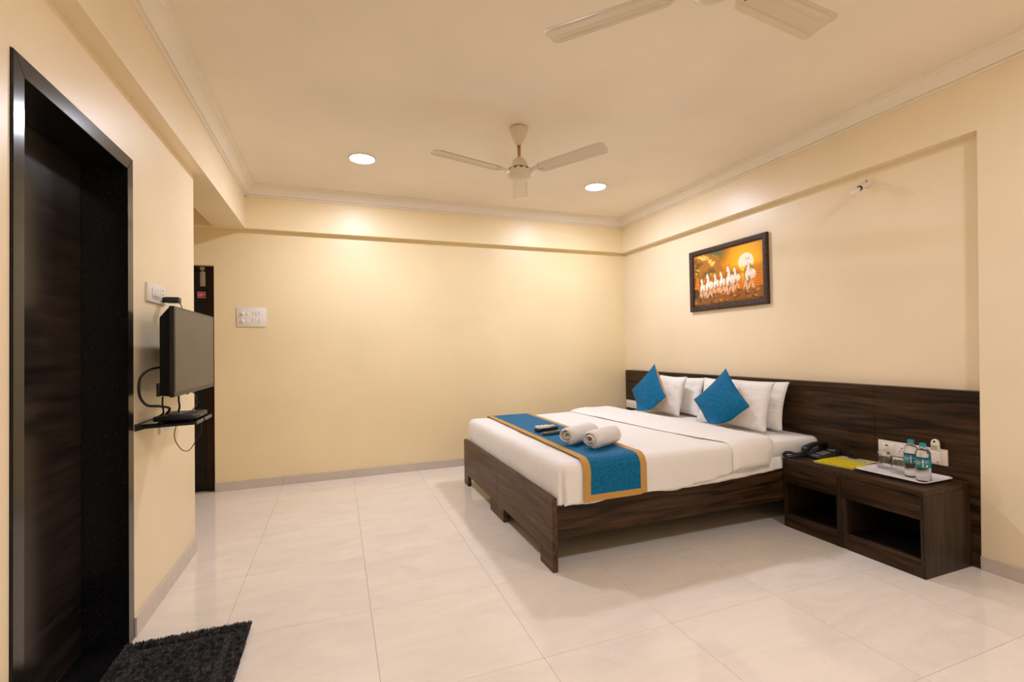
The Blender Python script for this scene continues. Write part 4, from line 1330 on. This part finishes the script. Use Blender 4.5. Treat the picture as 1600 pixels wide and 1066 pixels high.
# ------------------------------------------------------------------ picture
pic = thing('framed_picture', 'framed sunset print of running white horses above the headboard', 'picture', (XREC, 3.165, 1.79))
PY0, PY1, PZ0, PZ1 = 2.733, 3.598, 1.512, 2.082
FWD, PX = 0.046, XREC - 0.030
def frame_bar(o_a, o_b, i_a, i_b):
    b = B()
    prof2 = [(0.0, XREC - 0.002), (0.0, PX + 0.004), (0.25, PX), (0.75, PX + 0.002), (1.0, PX + 0.012), (1.0, XREC - 0.006)]
    rows_ = []
    for f, x in prof2:
        pa = (x, o_a[0] + (i_a[0] - o_a[0]) * f, o_a[1] + (i_a[1] - o_a[1]) * f)
        pb_ = (x, o_b[0] + (i_b[0] - o_b[0]) * f, o_b[1] + (i_b[1] - o_b[1]) * f)
        rows_.append([pa, pb_])
    bv, bf = b.grid(rows_, closed_u=True)
    b.bm.faces.new([bv[2 * k] for k in range(len(rows_))]); b.bm.faces.new([bv[2 * k + 1] for k in range(len(rows_))][::-1])
    return b.build('frame_bar', M['frame'], pic, recalc=True)
O = [(PY0, PZ0), (PY1, PZ0), (PY1, PZ1), (PY0, PZ1)]
I = [(PY0 + FWD, PZ0 + FWD), (PY1 - FWD, PZ0 + FWD), (PY1 - FWD, PZ1 - FWD), (PY0 + FWD, PZ1 - FWD)]
for k in range(4): frame_bar(O[k], O[(k + 1) % 4], I[k], I[(k + 1) % 4])

W_, H_ = 190, 120
S_, T_ = np.meshgrid(np.linspace(0, 1, W_), np.linspace(0, 1, H_))      # s: from the back wall side, t: downwards
asp = 0.773 / 0.478
def fbm(s, t, sc, seed):
    out = np.zeros_like(s); am = 1.0
    for o in range(5):
        f = sc * 2 ** o
        for i in range(s.shape[0]):
            pass
        out += am * (np.sin(s * f * 6.1 + seed + 2.1 * np.sin(t * f * 4.3 + seed * 1.7)) * np.cos(t * f * 5.3 - seed * 0.6 + 1.7 * np.sin(s * f * 3.9)))
        am *= 0.55
    return out
def mixc(a, c, k): return a * (1 - k[..., None]) + np.array(c) * k[..., None]
def sm(x, a, c): 
    q = np.clip((x - a) / (c - a), 0, 1); return q * q * (3 - 2 * q)
sun_d = np.hypot((S_ - 0.775) * asp, (T_ - 0.325))
img = np.zeros((H_, W_, 3)) + np.array([205, 125, 22])
img = mixc(img, [255, 196, 34], sm(-sun_d, -0.66, -0.16))
img = mixc(img, [105, 105, 70], sm(-np.hypot((S_ - 0.34) * asp, (T_ - 0.02) * 1.3), -0.42, -0.06))
img = mixc(img, [188, 110, 22], sm(-(np.abs(T_ - 0.47)), -0.16, -0.02) * sm(S_, 0.0, 0.3) * 0.6)
cl = fbm(S_, T_, 1.6, 2.0)
cm = sm(0.46 - S_ + 0.10 * cl, 0.0, 0.10) * sm(0.52 - T_ + 0.03 * cl, 0, 0.1) * sm(T_ + 0.6 * (0.5 - S_) + 0.04 * cl, 0.10, 0.24)
img = mixc(img, [176, 118, 42], cm)
img = mixc(img, [246, 205, 110], cm * sm(fbm(S_, T_, 2.7, 5.0), 0.35, 1.2))
img = mixc(img, [112, 88, 44], cm * sm(-fbm(S_, T_, 1.9, 9.0), 0.4, 1.3))
sun = sm(0.168 - sun_d, 0, 0.012)
img = mixc(img, [255, 246, 226], sun)
img = mixc(img, [252, 206, 30], sun * sm(T_, 0.34, 0.45))
# sea with glints
sea = sm(T_, 0.495, 0.51)
img = mixc(img, [206, 112, 22], sea)
img = mixc(img, [244, 168, 52], sea * sm(np.sin(T_ * 150 + 3 * np.sin(S_ * 18)), 0.2, 1.0) * 0.8)
img = mixc(img, [255, 214, 90], sea * sm(-np.abs(S_ - 0.80), -0.13, -0.04) * sm(0.72 - T_, 0, 0.2))
# shore
gr = sm(T_ + 0.02 * fbm(S_, T_, 3, 1), 0.74, 0.80)
img = mixc(img, [150, 92, 40], gr)
img = mixc(img, [92, 62, 34], gr * sm(fbm(S_, T_, 5.5, 3.0), 0.2, 1.0))
img = mixc(img, [206, 148, 62], gr * sm(fbm(S_, T_, 6.5, 8.0), 0.5, 1.2))
img = mixc(img, [66, 48, 32], sm(T_, 0.92, 1.0) * 0.8)
img = mixc(img, [84, 60, 30], sm(0.10 - S_ + (T_ - 0.72) * 0.45, 0, 0.02) * sm(T_, 0.64, 0.68) * sm(0.9 - T_, 0, 0.1))
# tree at the edge
tr_ = sm(0.20 - S_ + 0.05 * fbm(S_, T_, 7, 4.0), 0, 0.14) * sm(fbm(S_, T_, 9, 6.0), 0.05, 0.5) * sm(0.72 - T_, 0, 0.05) * sm(T_, 0.1, 0.3)
img = mixc(img, [74, 50, 22], tr_ * 0.85)
def ell(cx, cy, rx, ry, ang=0.0):
    dx, dy = (S_ - cx) * asp, T_ - cy
    c, s = math.cos(ang), math.sin(ang)
    return ((dx * c + dy * s) / rx) ** 2 + ((-dx * s + dy * c) / ry) ** 2
def horse(cx, head, k, flip=1):
    """cx: chest, head: top of the head, k: size"""
    global img
    wht, shd, drk = [250, 236, 220], [196, 150, 118], [92, 60, 40]
    halo = sm(1.25 - ell(cx + 0.01 * k, head + 0.20 * k, 0.085 * k, 0.13 * k), 0, 0.5)
    img = mixc(img, [120, 74, 40], halo * 0.55)
    for dx, ln, an in ((-0.034, 0.12, 0.30), (-0.014, 0.15, -0.12), (0.016, 0.13, 0.30), (0.048, 0.13, -0.35)):
        m_ = sm(1.15 - ell(cx + dx * k, head + 0.335 * k, 0.0105 * k, ln * 0.62 * k, an), 0, 0.35)
        img = mixc(img, [222, 176, 136], m_)
        m_ = sm(1.1 - ell(cx + (dx - 0.006) * k, head + 0.36 * k, 0.0045 * k, ln * 0.5 * k, an), 0, 0.5)
        img = mixc(img, [246, 226, 204], m_)
    m_ = sm(1.1 - ell(cx + 0.032 * k * flip, head + 0.205 * k, 0.075 * k, 0.070 * k, 0.1), 0, 0.25); img = mixc(img, [240, 216, 192], m_)
    m_ = sm(1.1 - ell(cx + 0.050 * k * flip, head + 0.185 * k, 0.036 * k, 0.03 * k, 0.1), 0, 0.6); img = mixc(img, wht, m_)
    m_ = sm(1.1 - ell(cx + 0.000 * k, head + 0.215 * k, 0.050 * k, 0.078 * k), 0, 0.3); img = mixc(img, wht, m_)
    m_ = sm(1.0 - ell(cx + 0.010 * k, head + 0.255 * k, 0.034 * k, 0.040 * k), 0, 0.9); img = mixc(img, shd, m_ * 0.9)
    m_ = sm(1.0 - ell(cx + 0.012 * k, head + 0.275 * k, 0.018 * k, 0.020 * k), 0, 0.9); img = mixc(img, drk, m_ * 0.5)
    m_ = sm(1.1 - ell(cx + 0.004 * k, head + 0.115 * k, 0.030 * k, 0.085 * k, -0.14 * flip), 0, 0.3); img = mixc(img, wht, m_)
    m_ = sm(1.0 - ell(cx + 0.022 * k, head + 0.12 * k, 0.011 * k, 0.07 * k, -0.1), 0, 0.8); img = mixc(img, shd, m_ * 0.9)
    m_ = sm(1.1 - ell(cx - 0.008 * k, head + 0.052 * k, 0.019 * k, 0.052 * k, 0.12), 0, 0.3); img = mixc(img, [255, 244, 230], m_)
    m_ = sm(1.0 - ell(cx - 0.006 * k, head + 0.075 * k, 0.005 * k, 0.04 * k, 0.1), 0, 0.8); img = mixc(img, shd, m_ * 0.8)
    m_ = sm(1.0 - ell(cx - 0.010 * k, head + 0.098 * k, 0.011 * k, 0.014 * k), 0, 0.5); img = mixc(img, drk, m_ * 0.7)
    for dx in (-0.014, 0.010):
        m_ = sm(1.0 - ell(cx + dx * k, head + 0.0 * k, 0.006 * k, 0.020 * k), 0, 0.5); img = mixc(img, drk, m_ * 0.8)
for cx, hd_, k in ((0.34, 0.41, 0.92), (0.43, 0.40, 0.95), (0.625, 0.37, 0.95), (0.13, 0.46, 0.90), (0.225, 0.385, 1.12), (0.535, 0.325, 1.22), (0.80, 0.275, 1.28)):
    horse(cx, hd_, k)
foam = sm(fbm(S_, T_, 8.0, 11.0), 0.5, 1.1) * sm(-np.abs(T_ - 0.80), -0.10, -0.02) * sm(-np.abs(S_ - 0.76), -0.13, -0.05)
img = mixc(img, [236, 220, 160], foam * 0.8)
img = np.clip((img / 255.0 - 0.5) * 1.08 + 0.5, 0, 1)
lin = np.where(img <= 0.04, img / 12.92, ((img + 0.055) / 1.055) ** 2.4)
pv = []
iy0, iy1, iz0, iz1 = PY0 + FWD - 0.004, PY1 - FWD + 0.004, PZ0 + FWD - 0.004, PZ1 - FWD + 0.004
px_s = XREC - 0.010
for j in range(H_):
    for i in range(W_):
        pv.append((px_s - pic.location.x, iy1 + (iy0 - iy1) * i / (W_ - 1) - pic.location.y, iz1 + (iz0 - iz1) * j / (H_ - 1) - pic.location.z))
pf = [(j * W_ + i, (j + 1) * W_ + i, (j + 1) * W_ + i + 1, j * W_ + i + 1) for j in range(H_ - 1) for i in range(W_ - 1)]
me = bpy.data.meshes.new('print')
me.from_pydata(pv, [], pf); me.update()
ca = me.color_attributes.new('print', 'FLOAT_COLOR', 'POINT')
ca.data.foreach_set('color', np.concatenate([lin.reshape(-1, 3), np.ones((W_ * H_, 1))], 1).astype(np.float32).ravel())
me.materials.append(M['print'])
po = bpy.data.objects.new('print', me); COL.objects.link(po); po.parent = pic
po['label'] = 'glossy sunset print of white horses'
B().box(XREC - 0.0095, iy0, iz0, XREC - 0.003, iy1, iz1).build('backing_board', M['shade'], pic)

# ------------------------------------------------------------------ wall bulb
wb = thing('wall_lamp', 'unlit bare bulb in an angled holder high on the headboard wall', 'lamp', (XREC, 1.993, 2.215))
cb_ = Vector((XREC, 1.993, 2.213))
B().lathe([(0.0, -0.0012), (0.052, -0.0008), (0.054, 0.0)], cb_ + Vector((0, -0.01, -0.004)), 32, 'x').build('wall_patch', M['wall_right'], wb, smooth=True, recalc=True)
B().lathe([(0.0, -0.030), (0.018, -0.030), (0.024, -0.024), (0.030, -0.010), (0.031, -0.0015), (0.0, -0.0015)], cb_, 32, 'x').build('base', M['ivory'], wb, auto=40, recalc=True)
B().lathe([(0.0, -0.0345), (0.004, -0.034), (0.004, -0.026), (0, -0.026)], cb_ + Vector((0.0, -0.014, 0.008)), 10, 'x').build('screw_hole', M['shade'], wb, recalc=True)
ax = (Vector((3.075, 2.010, 2.140)) - (cb_ + Vector((-0.025, 0.0, -0.004)))).normalized()
def oriented_lathe(name, prof_, start, mat, seg=24):
    q = Vector((0, 0, 1)).rotation_difference(ax).to_matrix()
    b = B(); b.lathe(prof_, (0, 0, 0), seg)
    for v_ in b.bm.verts: v_.co = q @ v_.co + start
    return b.build(name, mat, wb, auto=45, recalc=True)
st = cb_ + Vector((-0.022, 0.002, -0.006))
oriented_lathe('holder', [(0.0, 0.0), (0.019, 0.0), (0.0195, 0.030), (0.018, 0.046), (0.0, 0.046)], st, M['ivory'])
oriented_lathe('bulb_collar', [(0.0, 0.0455), (0.0165, 0.0455), (0.0165, 0.056), (0.0, 0.056)], st, M['shade'])
oriented_lathe('bulb', [(0.0, 0.0555), (0.012, 0.0555), (0.0135, 0.064), (0.020, 0.080), (0.0235, 0.096), (0.021, 0.112), (0.012, 0.122), (0.0, 0.125)], st, M['bulb'])

# ------------------------------------------------------------------ door mat
MX0, MX1, MY0, MY1 = -0.800, -0.362, 1.62, 2.335
mt = thing('door_mat', 'shaggy charcoal mat on the floor before the dark doorway', 'mat', ((MX0 + MX1) / 2, (MY0 + MY1) / 2, 0))
B().box(MX0, MY0, 0.0005, MX1, MY1, 0.008, 0.002, 1).build('backing', M['mat'], mt)
rng = np.random.default_rng(5)
def tufts(n, zone, hgt, wid, lean):
    vs, fs = [], []
    c = 0
    while c < n:
        x = rng.uniform(MX0, MX1); y = rng.uniform(MY0, MY1)
        e = min(x - MX0, MX1 - x, y - MY0, MY1 - y)
        band = 0.045 < e < 0.085
        if band != (zone == 'band'): continue
        a = rng.uniform(0, 2 * PI); h = hgt * rng.uniform(0.7, 1.2); wv = wid * rng.uniform(0.7, 1.3)
        dx, dy = math.cos(a) * wv, math.sin(a) * wv
        la = rng.uniform(0, 2 * PI); lx, ly = math.cos(la) * lean * rng.uniform(0.3, 1), math.sin(la) * lean * rng.uniform(0.3, 1)
        x -= mt.location.x; y -= mt.location.y
        k = len(vs)
        vs += [(x - dx, y - dy, 0.007), (x + dx, y + dy, 0.007), (x + lx + dx * 0.6, y + ly + dy * 0.6, 0.007 + h), (x + lx - dx * 0.6, y + ly - dy * 0.6, 0.007 + h)]
        fs.append((k, k + 1, k + 2, k + 3))
        c += 1
    return vs, fs
for nm, zone, n, hgt, wid, lean, mat in (('pile', 'field', 46000, 0.020, 0.0024, 0.011, M['pile']), ('pile_band', 'band', 16000, 0.010, 0.0022, 0.009, M['pile_flat'])):
    vs, fs = tufts(n, zone, hgt, wid, lean)
    me = bpy.data.meshes.new(nm); me.from_pydata(vs, [], fs); me.update(); me.materials.append(mat)
    o = bpy.data.objects.new(nm, me); COL.objects.link(o); o.parent = mt; o['kind'] = 'stuff'
